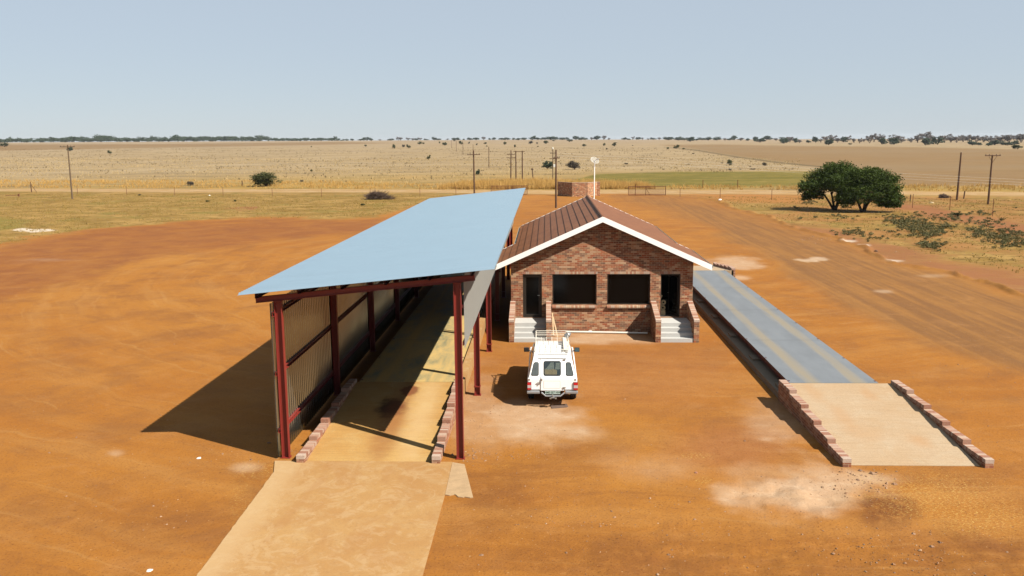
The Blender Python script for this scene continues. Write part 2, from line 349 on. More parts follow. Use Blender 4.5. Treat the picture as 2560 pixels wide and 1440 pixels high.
def leaf(name, a, b, c=None):
    t = NT(name); g = t.n('ShaderNodeNewGeometry').outputs['Random Per Island']
    n = t.noise(t.obj(), 1.3, 3, .6)
    col = t.mix(g, a, b); col = t.mix(t.ramp(n, .4, .7, 0, .6), col, c or b)
    q = t.n('ShaderNodeBsdfPrincipled'); t.l(col, q.inputs['Base Color']); q.inputs['Roughness'].default_value = .7; q.inputs['Specular IOR Level'].default_value = .15
    tr = t.n('ShaderNodeBsdfTranslucent'); t.l(col, tr.inputs[0]); ms = t.n('ShaderNodeMixShader'); ms.inputs[0].default_value = .2
    t.l(q.outputs[0], ms.inputs[1]); t.l(tr.outputs[0], ms.inputs[2]); t.l(ms.outputs[0], t.out.inputs[0]); return t.m
MT['leaf_dark'] = leaf('acacia_leaf', (.022, .038, .005), (.034, .054, .007), (.055, .080, .011))
MT['leaf_olive'] = leaf('olive_leaf', (.035, .042, .014), (.055, .06, .02), (.07, .07, .025))
MT['leaf_grey'] = leaf('grey_twig_leaf', (.06, .05, .038), (.09, .07, .05), (.05, .045, .03))
MT['leaf_far'] = leaf('far_leaf', (.035, .05, .03), (.05, .07, .04), (.028, .04, .028))
MT['leaf_bare'] = leaf('bare_far_branches', (.11, .10, .095), (.15, .13, .12), (.09, .085, .08))
MT['weed'] = leaf('grey_green_weed', (.06, .062, .022), (.10, .088, .035), (.14, .10, .038))
MT['grass_tall'] = leaf('tall_dry_grass', (.34, .20, .055), (.44, .28, .09), (.30, .16, .04))
MT['grass_pale'] = leaf('pale_dry_grass', (.34, .25, .12), (.42, .32, .17), (.25, .18, .08))
MT['grass_short'] = leaf('short_yellow_grass', (.20, .14, .04), (.28, .19, .06), (.15, .115, .03))
MT['scrub'] = leaf('low_dry_scrub', (.10, .072, .038), (.15, .11, .06), (.08, .06, .03))
MT['stone'] = island_mat('field_stone', [(.20, .10, .05), (.26, .13, .06), (.11, .05, .025), (.30, .18, .10), (.16, .08, .04), (.22, .11, .05)])
# ------------------------------------------------------------------ ground: one sheet to the horizon, with soil / grass / field masks
def vnoise(x, y, seed=0):
    xi = np.floor(x).astype(int); yi = np.floor(y).astype(int); fx = x-xi; fy = y-yi; fx = fx*fx*(3-2*fx); fy = fy*fy*(3-2*fy)
    def h(a, b):
        n = (a*374761393+b*668265263+seed*1442695041) & 0x7fffffff; n = (n ^ (n >> 13))*1274126177 & 0x7fffffff; return ((n ^ (n >> 16)) & 0xffff)/65535.
    return (h(xi, yi)*(1-fx)+h(xi+1, yi)*fx)*(1-fy)+(h(xi, yi+1)*(1-fx)+h(xi+1, yi+1)*fx)*fy
def fbm(x, y, seed=0, o=4):
    s = 0; a = .5; t = 0
    for i in range(o): s = s+a*vnoise(x*2**i, y*2**i, seed+i); t += a; a *= .5
    return s/t
def polymask(U, V, poly, soft, asp=1.):
    "signed distance to a polygon, softened; V stretched by asp so that thin bands keep a soft edge along the ground"
    P = np.array(poly, float)*[1, asp]; X = U; Y = V*asp; n = len(P); d = np.full(U.shape, 1e9); ins = np.zeros(U.shape, bool)
    for i in range(n):
        a, b = P[i], P[(i+1) % n]; e = b-a; wx = X-a[0]; wy = Y-a[1]
        t = np.clip((wx*e[0]+wy*e[1])/(e@e), 0, 1); d = np.minimum(d, (wx-t*e[0])**2+(wy-t*e[1])**2)
        c = (a[1] <= Y) != (b[1] <= Y)
        with np.errstate(divide='ignore', invalid='ignore'): xx = a[0]+(Y-a[1])/(b[1]-a[1]+1e-12)*e[0]
        ins ^= c & (X < xx)
    d = np.sqrt(d)*np.where(ins, 1, -1); return sstep(-soft, soft, d)
ang = np.concatenate([np.arange(-180, -40, 7.), np.arange(-40, -34, 1.), np.arange(-34, 30.01, .13), np.arange(31, 38, 1.), np.arange(38, 179, 7.)])
rad = np.concatenate([[.0, 4, 9, 13], np.geomspace(16, 4600, 900)])
AA, RR_ = np.meshgrid(np.radians(ang), rad)
GX = RR_*np.sin(AA); GY = RR_*np.cos(AA); GZ = terr(GX, GY)
# low relief of the yard: the ground rises a little along the shed wall's shadow and by the graded edge
GU, GV = proj(GX, GY, GZ)
back = GY < 12
GU = np.where(back, 1280, GU); GV = np.where(back, 3000, GV)
jx = (fbm(GX*.16, GY*.16, 3)-.5); jy = (fbm(GX*.16+9, GY*.16, 5)-.5)
fine = (fbm(GX*1.1, GY*1.1, 11)-.5)
dist = np.clip(RR_/100, .1, 30)
JU = GU+jx*60/np.maximum(dist, .6)+fine*22/np.maximum(dist, .5); JV = GV+jy*26/np.maximum(dist, .8)**1.4+fine*7/np.maximum(dist, .5)
POLY = dict(
 yard=[(-900,690),(-200,640),(0,610),(60,603),(110,592),(200,577),(330,562),(480,549),(650,545),(800,545),(930,543),(1000,527),(1070,503),(1160,486),(1300,482),(1560,482),(1665,486),(1760,497),(1850,524),(1960,560),(2100,600),(2250,650),(2400,690),(2560,735),(3300,930),(5000,7000),(-4000,7000)],
 darkred=[(-300,690),(0,622),(110,600),(240,577),(350,564),(700,550),(960,549),(930,575),(700,598),(470,632),(330,668),(160,706),(0,745),(-300,800)],
 brownroad=[(1540,492),(1680,492),(1760,505),(1850,533),(1960,568),(2100,608),(2250,658),(2400,700),(2560,745),(3000,860),(3000,1060),(2560,930),(2330,850),(2120,765),(1980,690),(1880,630),(1780,570),(1650,520)],
 road=[(-500,470),(0,472),(500,472.5),(1000,473.5),(1320,475),(1700,474),(2100,477),(2560,480),(3200,484),(3200,500),(2560,489),(2100,486),(1700,485),(1320,484),(1000,481),(500,481),(0,478),(-500,476)],
 orangestrip=[(1670,484),(2060,486),(2050,497),(1990,507),(1850,507),(1760,496)],
 green=[(1385,466),(1440,449),(1490,435),(1700,429),(2000,429),(2240,436),(2240,462),(1960,466),(1500,468)],
 brownL=[(-500,363),(0,361.5),(400,360),(700,356.5),(850,355),(990,357.5),(850,361),(700,364),(400,369),(0,376.5),(-500,384)],
 brownR=[(1650,362.5),(1800,361),(1900,363.5),(2300,368),(2560,374),(3200,390),(3200,470),(2560,466),(2250,464),(2240,440),(2050,417),(1960,405),(1850,391),(1740,373)],
 nearL=[(-500,474),(0,477),(500,480),(1000,480),(1200,480),(1200,620),(-500,900)],
 nearR=[(1640,484),(2560,488),(3300,500),(3300,1000),(2560,760),(1900,560)],
 redpath=[(2190,512),(2250,506),(2330,518),(2440,536),(2560,556),(2900,620),(2900,660),(2560,590),(2420,560),(2300,536)],
 redR=[(1960,560),(2060,566),(2200,605),(2330,640),(2450,660),(2600,700),(2900,790),(2900,860),(2560,735),(2250,655),(2100,603)],
 redspot=[(555,525),(600,521),(640,521),(640,527),(600,530)],
 tractline=[(1660,368),(1740,374),(1850,392),(1960,406),(2060,416),(2060,419),(1950,409),(1850,395),(1740,377)],
 greenL=[(-300,545),(0,545),(90,556),(60,568),(0,575),(-300,600)],
)
SOFT = dict(yard=5, darkred=11, brownroad=20, road=1.6, orangestrip=4, green=2.5, brownL=1., brownR=2.5, nearL=4, nearR=3, redpath=6, redR=7, redspot=3, tractline=1.4, greenL=6)
MK = {}
for k_, p_ in POLY.items():
    far = k_ in ('road', 'green', 'brownL', 'brownR', 'tractline', 'orangestrip')
    U_, V_ = (GU+jx*20/dist, GV+jy*3/np.maximum(dist, 1)**1.3) if far else (JU, JV)
    MK[k_] = polymask(U_, V_, p_, SOFT[k_]*(1 if far else 1), 1 if not far else 1)
# pale lime / cement dust patches (pixel centre, half sizes, strength)
pale = np.zeros_like(GX)
for (u, v, a, b, s_, e_) in ((88,576,46,5,1.,.2),(1345,1052,125,52,.8,.5),(1240,1075,70,35,.45,.7),(1190,1040,60,90,.45,.7),(1480,846,130,13,.75,.7),(1585,848,70,8,.6,.6),(1835,658,64,13,.75,.5),(2028,650,38,6,.9,.2),
    (1850,694,26,6,.8,.7),(2010,1225,165,60,.9,.5),(1880,1190,90,30,.3,.7),(1940,1050,75,45,.4,.8),(1920,1098,26,5,.5,.6),(1960,1090,26,14,.45,.9),(1640,1170,90,26,.25,.9),(1560,1150,60,24,.15,.9),(290,1134,18,7,.5,.8),
    (2120,603,16,2.5,.8,.5),(2160,613,12,2,.7,.5),(2235,652,22,3,.8,.5),(2215,728,20,4,.6,.7),(615,1170,30,12,.6,.8),(120,650,60,3,.2,.9),(2330,690,30,4,.4,.8)):
    q = np.sqrt(((GU-u)/a)**2+((GV-v)/b)**2)+(fbm(GX*.9, GY*.9, int(u))-.5)*1.5
    pale = np.maximum(pale, s_*sstep(1+e_, 1-e_, q))
darkst = np.zeros_like(GX)
for (u, v, a, b, s_) in ((2200,1275,70,40,.9),(2450,1395,160,60,.5),(2250,1420,260,50,.4),(1960,1010,60,30,.3),(640,1210,50,45,.3),(330,1290,200,60,.2),(1750,1420,160,40,.35),(60,1380,120,90,.15),(1500,1390,260,60,.4),(1900,1400,240,70,.4),(1250,1250,90,120,.3)):
    q = np.sqrt(((GU-u)/a)**2+((GV-v)/b)**2)+(fbm(GX*.7, GY*.7, int(v))-.5)*1.6; darkst = np.maximum(darkst, s_*sstep(1.6, .4, q))
strawm = np.zeros_like(GX)
for (u, v, a, b, s_) in ((2330,1240,170,60,1.),(2450,1290,120,50,1.),(2190,1200,60,20,.8),(1740,1140,50,9,1.),(1755,1202,26,9,1.),(1250,1165,30,8,.5),(640,1175,70,25,.7),(600,1250,30,60,.5)):
    q = np.sqrt(((GU-u)/a)**2+((GV-v)/b)**2); strawm = np.maximum(strawm, s_*sstep(1.5, .3, q))
pink = sstep(1.5, .3, np.sqrt(((GU-1830)/150)**2+((GV-1120)/60)**2))*.7+sstep(1.5, .3, np.sqrt(((GU-1600)/260)**2+((GV-930)/90)**2))*.45+sstep(1.5, .4, np.sqrt(((GU-1250)/120)**2+((GV-930)/70)**2))*.3
rough = np.clip(sstep(1.4, .5, np.sqrt(((GU-2000)/170)**2+((GV-1240)/45)**2))+.5*sstep(1250, 1440, GV)*sstep(1300, 1700, GU), 0, 1)
GZ = GZ+rough*(fbm(GX*1.6, GY*1.6, 77)-.5)*.22*(RR_ < 60)
edge = np.clip(4*MK['yard']*(1-MK['yard']), 0, 1)**2*(GV > 495)*sstep(1660, 1780, GU)*(GU < 2700)          # graded berm along the right edge of the yard
GZ = GZ+edge*(.10+.35*(fbm(GX*.8, GY*.8, 31)-.35))
nr_, na_ = GX.shape
me = bpy.data.meshes.new('ground')
vs = np.stack([GX, GY, GZ], -1).reshape(-1, 3).astype(np.float32); me.vertices.add(len(vs)); me.vertices.foreach_set('co', vs.ravel())
i0 = (np.arange(nr_-1)[:, None]*na_+np.arange(na_-1)[None]); q = np.stack([i0, i0+1, i0+na_+1, i0+na_], -1).reshape(-1, 4)[:, ::-1]
seam = np.arange(nr_-1)*na_; qs = np.stack([seam+na_-1, seam, seam+na_, seam+2*na_-1], -1)[:, ::-1]; q = np.concatenate([q, qs])
me.loops.add(q.size); me.loops.foreach_set('vertex_index', q.ravel().astype(np.int32))
me.polygons.add(len(q)); me.polygons.foreach_set('loop_start', (np.arange(len(q))*4).astype(np.int32)); me.polygons.foreach_set('use_smooth', np.ones(len(q), bool))
me.update(calc_edges=True)
def cattr(name, *ch):
    a = me.color_attributes.new(name, 'FLOAT_COLOR', 'POINT')
    d = np.stack([c.ravel() for c in ch]+[np.zeros(GX.size)]*(3-len(ch))+[np.ones(GX.size)], -1).astype(np.float32); a.data.foreach_set('color', d.ravel())
cattr('m1', MK['yard'], MK['darkred'], MK['brownroad'])
cattr('m2', np.clip(MK['road']+0*GX, 0, 1), MK['green'], np.maximum(MK['brownL'], MK['brownR']))
cattr('m3', pale, darkst, strawm)
cattr('m4', np.clip(MK['nearL']+MK['nearR'], 0, 1), np.clip(MK['redpath']*.9+MK['redR']*.8+MK['redspot'], 0, 1), MK['orangestrip'])
cattr('m5', pink, MK['tractline'], MK['greenL'])
ground = bpy.data.objects.new('ground', me); COL.objects.link(ground); tag(ground, 'orange dirt yard and dry grass plain reaching the horizon', 'ground', kind='structure')

def ground_mat():
    t = NT('ground_soil_and_grass'); p = t.pos(); sp = t.sep(p)
    def A(nm):
        q = t.n('ShaderNodeVertexColor', layer_name=nm); return t.n('ShaderNodeSeparateColor'), q
    M_ = {}
    for nm in ('m1', 'm2', 'm3', 'm4', 'm5'):
        q = t.n('ShaderNodeVertexColor', layer_name=nm); s = t.n('ShaderNodeSeparateColor'); t.l(q.outputs[0], s.inputs[0])
        M_[nm] = s.outputs
    yard, dred, broad = M_['m1'][0], M_['m1'][1], M_['m1'][2]; road, green, brown = M_['m2'][0], M_['m2'][1], M_['m2'][2]
    pale_, dark_, straw_ = M_['m3'][0], M_['m3'][1], M_['m3'][2]; near, redp, ostr = M_['m4'][0], M_['m4'][1], M_['m4'][2]; pink_, trl, grl = M_['m5'][0], M_['m5'][1], M_['m5'][2]
    nA = t.noise(p, .055, 5, .6, .4); nB = t.noise(p, .33, 6, .62, .5); nC = t.noise(p, 2.1, 6, .66); nD = t.noise(p, 17., 5, .72); nE = t.noise(p, 60., 3, .7)
    # tyre streaks: on the left they sweep across the picture, on the right they follow the road
    ddx = t.math('SUBTRACT', sp[0], 6.); ddy = t.math('SUBTRACT', sp[1], 64.); rr0 = t.math('SQRT', t.math('ADD', t.math('MULTIPLY', ddx, ddx), t.math('MULTIPLY', ddy, ddy))); th0 = t.math('ARCTAN2', ddy, ddx)
    pol = t.comb(t.math('ADD', rr0, t.math('MULTIPLY', nA, 5.)), t.math('MULTIPLY', th0, 4.5), 0.)
    sL = t.noise(pol, .62, 5, .62, .25); sT = t.noise(t.map(pol, (3.2, .9, 1)), .9, 3, .6, .15); sR = t.noise(t.map(p, (1.5, .07, 1), (0, 0, R(-28))), 1.0, 5, .62, .15)
    c = t.mix(t.ramp(nA, .32, .68), (.290, .110, .018), (.335, .142, .025))
    c = t.mix(t.ramp(nB, .42, .70, 0, .8), c, (.225, .092, .024))
    c = t.mix(t.ramp(sL, .45, .70, 0, .45), c, (.36, .175, .048))
    c = t.mix(t.ramp(sL, .46, .28, 0, .3), c, (.20, .078, .024)); c = t.mix(t.ramp(sT, .58, .70, 0, .28), c, (.39, .21, .07)); c = t.mix(t.ramp(sT, .42, .30, 0, .24), c, (.16, .062, .02))
    c = t.mix(t.math('MULTIPLY', dred, t.ramp(nB, .3, .7, .45, .85)), c, (.200, .070, .022))
    rr = t.mix(t.ramp(sR, .38, .64), (.175, .085, .032), (.255, .122, .036)); rr = t.mix(t.ramp(nB, .45, .7, 0, .4), rr, (.21, .10, .03))
    c = t.mix(t.math('MULTIPLY', broad, .92), c, rr)
    c = t.mix(pink_, c, t.mix(nC, (.28, .115, .045), (.23, .085, .03)))
    c = t.mix(t.math('MULTIPLY', dark_, t.ramp(nC, .3, .6, .3, 1)), c, (.125, .042, .012))
    c = t.mix(t.ramp(nC, .50, .76, 0, .34), c, (.19, .078, .022)); c = t.mix(t.ramp(nC, .46, .26, 0, .3), c, (.36, .175, .055)); nM = t.noise(p, .5, 6, .66, .6); c = t.mix(t.ramp(nM, .52, .72, 0, .3), c, (.36, .175, .06)); c = t.mix(t.ramp(nM, .45, .3, 0, .3), c, (.20, .085, .028))
    spk = t.ramp(nD, .53, .66, 0, .7); c = t.mix(spk, c, (.13, .045, .014)); c = t.mix(t.ramp(nD, .37, .27, 0, .5), c, (.42, .22, .085))
    c = t.mix(t.ramp(nE, .60, .70, 0, .6), c, (.10, .04, .015))
    c = t.mix(t.math('MULTIPLY', pale_, t.ramp(t.math('ADD', nC, t.math('MULTIPLY', nD, .4)), .35, .8, 1., .6)), c, t.mix(nB, (.44, .31, .20), (.54, .43, .31)))
    def specks(scale, rad, keep, seed):
        q = t.n('ShaderNodeTexVoronoi', feature='F1'); t.l(t.map(p, (1, 1, .2), (0, 0, seed)), q.inputs['Vector']); q.inputs['Scale'].default_value = scale
        s = t.n('ShaderNodeSeparateColor'); t.l(q.outputs['Color'], s.inputs[0]); return t.math('MULTIPLY', t.ramp(q.outputs['Distance'], rad*.6, rad, 1, 0), t.math('LESS_THAN', s.outputs[0], keep))
    rg = t.ramp(nB, .4, .6, .35, 1.)
    d1 = specks(3.2, .13, .35, .3); d2 = specks(9., .22, .30, .8); d3 = specks(5.5, .11, .22, 1.3)
    c = t.mix(t.math('MULTIPLY', t.math('MULTIPLY', d1, .55), rg), c, (.10, .038, .012)); c = t.mix(t.math('MULTIPLY', t.math('MULTIPLY', d2, .55), rg), c, (.12, .048, .014)); c = t.mix(t.math('MULTIPLY', d3, .6), c, (.46, .28, .13))
    st = t.math('MULTIPLY', straw_, t.ramp(t.noise(t.map(p, (1, 2.2, 1), (0, 0, .4)), 13, 4, .75), .54, .64)); c = t.mix(st, c, (.52, .36, .11))
    dirt = c
    # short grass between yard and road
    g1 = t.noise(t.map(p, (.6, 1, 1)), .28, 6, .68, .4); g2 = t.noise(t.map(p, (.5, 1, 1)), 1.3, 5, .7)
    g = t.mix(t.ramp(g1, .38, .62), (.20, .118, .026), (.32, .195, .060)); g = t.mix(t.ramp(g2, .48, .62, 0, .9), g, (.13, .076, .018)); g = t.mix(t.ramp(t.noise(p, .16, 5, .7), .52, .66, 0, .65), g, (.15, .125, .026))
    g = t.mix(t.ramp(nC, .56, .7, 0, .5), g, (.40, .29, .12)); g = t.mix(t.math('MULTIPLY', grl, .6), g, (.17, .145, .03))
    east = t.math('MULTIPLY', t.ramp(sp[0], 5, 30, 0, .8), t.ramp(t.noise(p, .13, 6, .7), .42, .58)); g = t.mix(east, g, (.27, .125, .04)); g = t.mix(t.math('MULTIPLY', redp, t.ramp(nB, .3, .6, .6, 1)), g, t.mix(nB, (.20, .072, .03), (.26, .11, .045)))
    # veld
    f1 = t.noise(t.map(p, (.45, 1, 1)), .030, 7, .66, .5); f2 = t.noise(t.map(p, (.5, 1, 1)), .11, 6, .7); f3 = t.noise(t.map(p, (.35, 1, 1)), .011, 5, .6); dd = t.n('ShaderNodeVectorMath', operation='LENGTH'); t.l(p, dd.inputs[0]); D = dd.outputs['Value']
    v = t.mix(t.ramp(f1, .35, .65), (.30, .215, .115), (.35, .265, .160)); v = t.mix(t.ramp(f2, .52, .65, 0, .8), v, (.20, .145, .08)); v = t.mix(t.ramp(f3, .5, .68, 0, .5), v, (.27, .20, .13))
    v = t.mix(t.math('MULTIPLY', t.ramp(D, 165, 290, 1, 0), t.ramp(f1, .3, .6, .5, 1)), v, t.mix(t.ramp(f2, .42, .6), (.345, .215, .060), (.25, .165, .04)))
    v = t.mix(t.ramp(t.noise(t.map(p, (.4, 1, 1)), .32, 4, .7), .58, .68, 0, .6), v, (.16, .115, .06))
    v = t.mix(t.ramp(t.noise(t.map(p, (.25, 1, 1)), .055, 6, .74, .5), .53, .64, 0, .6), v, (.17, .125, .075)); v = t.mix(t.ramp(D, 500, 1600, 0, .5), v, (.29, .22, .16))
    gr = t.mix(t.ramp(f2, .40, .62), (.125, .105, .018), (.19, .145, .030)); gr = t.mix(t.ramp(t.noise(t.map(p, (.6, 1, 1)), .45, 5, .7), .54, .64, 0, .7), gr, (.30, .22, .07)); gr = t.mix(t.ramp(nC, .55, .7, 0, .4), gr, (.10, .09, .015))
    v = t.mix(green, v, gr)
    bf = t.mix(t.ramp(f2, .35, .65), (.205, .125, .055), (.245, .155, .072)); bf = t.mix(t.ramp(f3, .42, .6, 0, .5), bf, (.235, .17, .10)); bf = t.mix(t.ramp(t.noise(t.map(p, (.08, 1, 1)), .35, 4, .65), .5, .66, 0, .5), bf, (.19, .13, .075))
    v = t.mix(brown, v, bf); v = t.mix(trl, v, (.13, .09, .045))
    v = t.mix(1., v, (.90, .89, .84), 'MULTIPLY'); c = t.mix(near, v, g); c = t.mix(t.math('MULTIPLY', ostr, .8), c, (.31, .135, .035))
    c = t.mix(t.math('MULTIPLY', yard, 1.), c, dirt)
    c = t.mix(t.math('MULTIPLY', pale_, t.math('SUBTRACT', 1., yard)), c, (.50, .42, .33))
    c = t.mix(road, c, t.mix(t.ramp(nB, .4, .65), (.33, .205, .085), (.37, .25, .13)))
    h = t.math('ADD', t.math('MULTIPLY', nD, .5), t.math('ADD', t.math('MULTIPLY', nC, 1.4), t.math('MULTIPLY', nB, 2.))); nrm = t.bump(h, .5, .045)
    return t.bsdf(c, .95, 0, .1, nrm, alb=.85)
me.materials.append(ground_mat())

# concrete aprons laid on the ground
def sheet(name, pts, z0, z1, mat, label, cat='paving'):
    m = MB(); m.prism([(a, b) for a, b in pts], 2, z0, z1); o = m.build(name, mat); return tag(o, label, cat, kind='structure')
rr_ = random.Random(3)
def ragged(a, b, n, amp):
    return [(a[0]+(b[0]-a[0])*i/n+(rr_.uniform(-amp, amp) if 0 < i < n else 0), a[1]+(b[1]-a[1])*i/n+(rr_.uniform(-amp, amp) if 0 < i < n else 0)) for i in range(n)]
AP = [(-2.65, 6), (-2.58, 23.14), (-7.5, 23.14)]
sheet('concrete_apron', [(-2.5, 6.0)]+[(-2.55, 20.9), (-2.6, 23.14), (-7.55, 23.14)]+ragged((-7.32, 22.3), (-7.14, 15.5), 40, .012)+[(-7.1, 6.0)], -.05, .035, MT['apron'], 'stained yellowish concrete apron in front of the steel shed', 'apron')
sheet('concrete_path', [(-2.545, 20.9)]+ragged((-2.545, 20.9), (-1.83, 20.75), 8, .06)+[(-1.83, 20.75), (-2.25, 23.0), (-2.595, 23.14)], -.05, .022, MT['path_concrete'], 'short pale concrete strip beside the apron at the foot of the shed', 'paving')
def yp(u, v, Y):
    d = ray(u, v); return CO+d*Y/d[1]
# ------------------------------------------------------------------ steel shed
def shed():
    r = empty('steel_shed', (-4.88, 23.5, 0))
    tag(r, 'long open fronted steel shed with pale blue corrugated roof over the weighbridge lane', 'shed')
    YS = [23.5, 29.7, 36.1, 42.5, 48.9, 55.3, 60.1]; XL, XR = -7.33, -2.41
    zt = lambda x: 4.59+.1022*(x+7.9)
    for i, y in enumerate(YS):
        for x in (XL, XR):
            m = MB(); m.ibeam((x, y, .0), (x, y, zt(x)-.16), .2, .16, .014, up=(1, 0, 0)); m.box(x-.13, x+.13, y-.11, y+.11, 0, .02)
            if x == XR and i: m.box(x-.115, x+.115, y-.095, y+.095, .30, .34)
            m.box(x-.11, x+.11, y-.09, y+.09, zt(x)-.185, zt(x)-.163)
            m.build('post', MT['red_steel'], r, world=True)
        m = MB(); m.ibeam((-7.95, y, zt(-7.95)-.08), (-1.93, y, zt(-1.93)-.08), .16, .12, .014); m.build('rafter', MT['red_steel'], r, world=True)
    for x in (-7.84, -6.68, -5.5, -4.32, -3.14, -2.0):
        m = MB(); z = zt(x); m.box(x-.035, x-.028, 23.22, 60.35, z+.002, z+.125); m.box(x-.028, x+.04, 23.22, 60.35, z+.118, z+.125); m.box(x-.028, x+.04, 23.22, 60.35, z+.002, z+.009)
        for y in YS: m.box(x-.045, x-.036, y-.05, y+.05, z-.02, z+.10)
        m.build('purlin', MT['purlin'], r, world=True)
    # roof sheet: ribs run down the slope, one row of ribs after another along the length
    a0, b0 = Vector(yp(593, 738, 23.12)), Vector(yp(1236.5, 672.6, 23.12)); a1, b1 = Vector(yp(1073.6, 497.5, 60.6)), Vector(yp(1313.8, 471, 60.6))
    prof = []; n = 200; L = 60.6-23.12; pitch = L/n
    for k in range(n):
        for f, h in ((0, 0), (.5, 0), (.62, 1), (.88, 1)): prof.append(((k+f)/n, h*.045))
    prof.append((1, 0)); m = MB(); vs = []; fs = []
    for dz in (0, -.007):
        for t, h in prof:
            vs += [a0.lerp(a1, t)+Vector((0, 0, h+dz)), b0.lerp(b1, t)+Vector((0, 0, h+dz))]
    N = len(prof)
    for i in range(N-1):
        fs.append((2*i, 2*i+1, 2*i+3, 2*i+2)); j = 2*N+2*i; fs.append((j, j+2, j+3, j+1))
        fs.append((2*i, 2*i+2, j+2, j)); fs.append((2*i+1, j+1, j+3, 2*i+3))
    fs += [(0, 2*N, 2*N+1, 1), (2*N-2, 2*N-1, 4*N-1, 4*N-2)]
    m.add(vs, fs); m.build('roof', MT['roof_sheet'], r, world=True)
    def corr(name, x, y0, y1, zlo, zhi, mat, pitch, amp, thick=.004):
        n = int((y1-y0)/pitch); vs = []; fs = []; pr = []
        for k in range(n):
            for f, h in ((0, 0), (.42, 0), (.55, 1), (.87, 1)): pr.append((y0+(k+f)*pitch, h*amp))
        for dx in (0, thick):
            for y, h in pr: vs += [(x+h+dx, y, zlo(y)), (x+h+dx, y, zhi(y))]
        N = len(pr)
        for i in range(N-1):
            j = 2*N+2*i; fs += [(2*i, 2*i+1, 2*i+3, 2*i+2), (j, j+2, j+3, j+1), (2*i+1, j+1, j+3, 2*i+3), (2*i, 2*i+2, j+2, j)]
        fs += [(0, 2*N, 2*N+1, 1), (2*N-2, 2*N-1, 4*N-1, 4*N-2)]
        q = MB(); q.add(vs, fs); return q.build(name, mat, r, world=True)
    corr('wall_cladding', -7.53, 23.36, 60.2, lambda y: .04, lambda y: 4.43, MT['wall_sheet'], .205, .05)
    corr('side_cladding', -2.25, 23.6, 60.2, lambda y: 3.14, lambda y: 5.165, MT['side_sheet'], .2, .012)
    for z in (.80, 2.44, 4.12):
        m = MB(); m.box(-7.485, -7.478, 23.4, 60.1, z-.06, z+.06); m.box(-7.478, -7.41, 23.4, 60.1, z+.053, z+.06); m.box(-7.478, -7.41, 23.4, 60.1, z-.06, z-.053); m.build('girt', MT['red_steel'], r, world=True)
    for z in (3.26, 4.3):
        m = MB(); m.box(-2.30, -2.265, 23.6, 60.1, z-.05, z+.05); m.build('girt', MT['purlin'], r, world=True)
shed()
for (u, v, h) in ((1186, 869, 2.6), (1217, 776, 2.6)):
    g = gp(u, v); q = MB(); q.tube([(0, 0, 0), (0, 0, h)], .05, 10); q.box(-.09, .09, -.09, .09, 0, .02)
    o = q.build('marker_post', MT['pvc'], smooth=False, off=(0, 0, 0)); o.location = g
    tag(o, 'white upright post beside the %s red post on the right side of the shed' % ('second' if u < 1200 else 'third'), 'post', 'white posts along the shed')
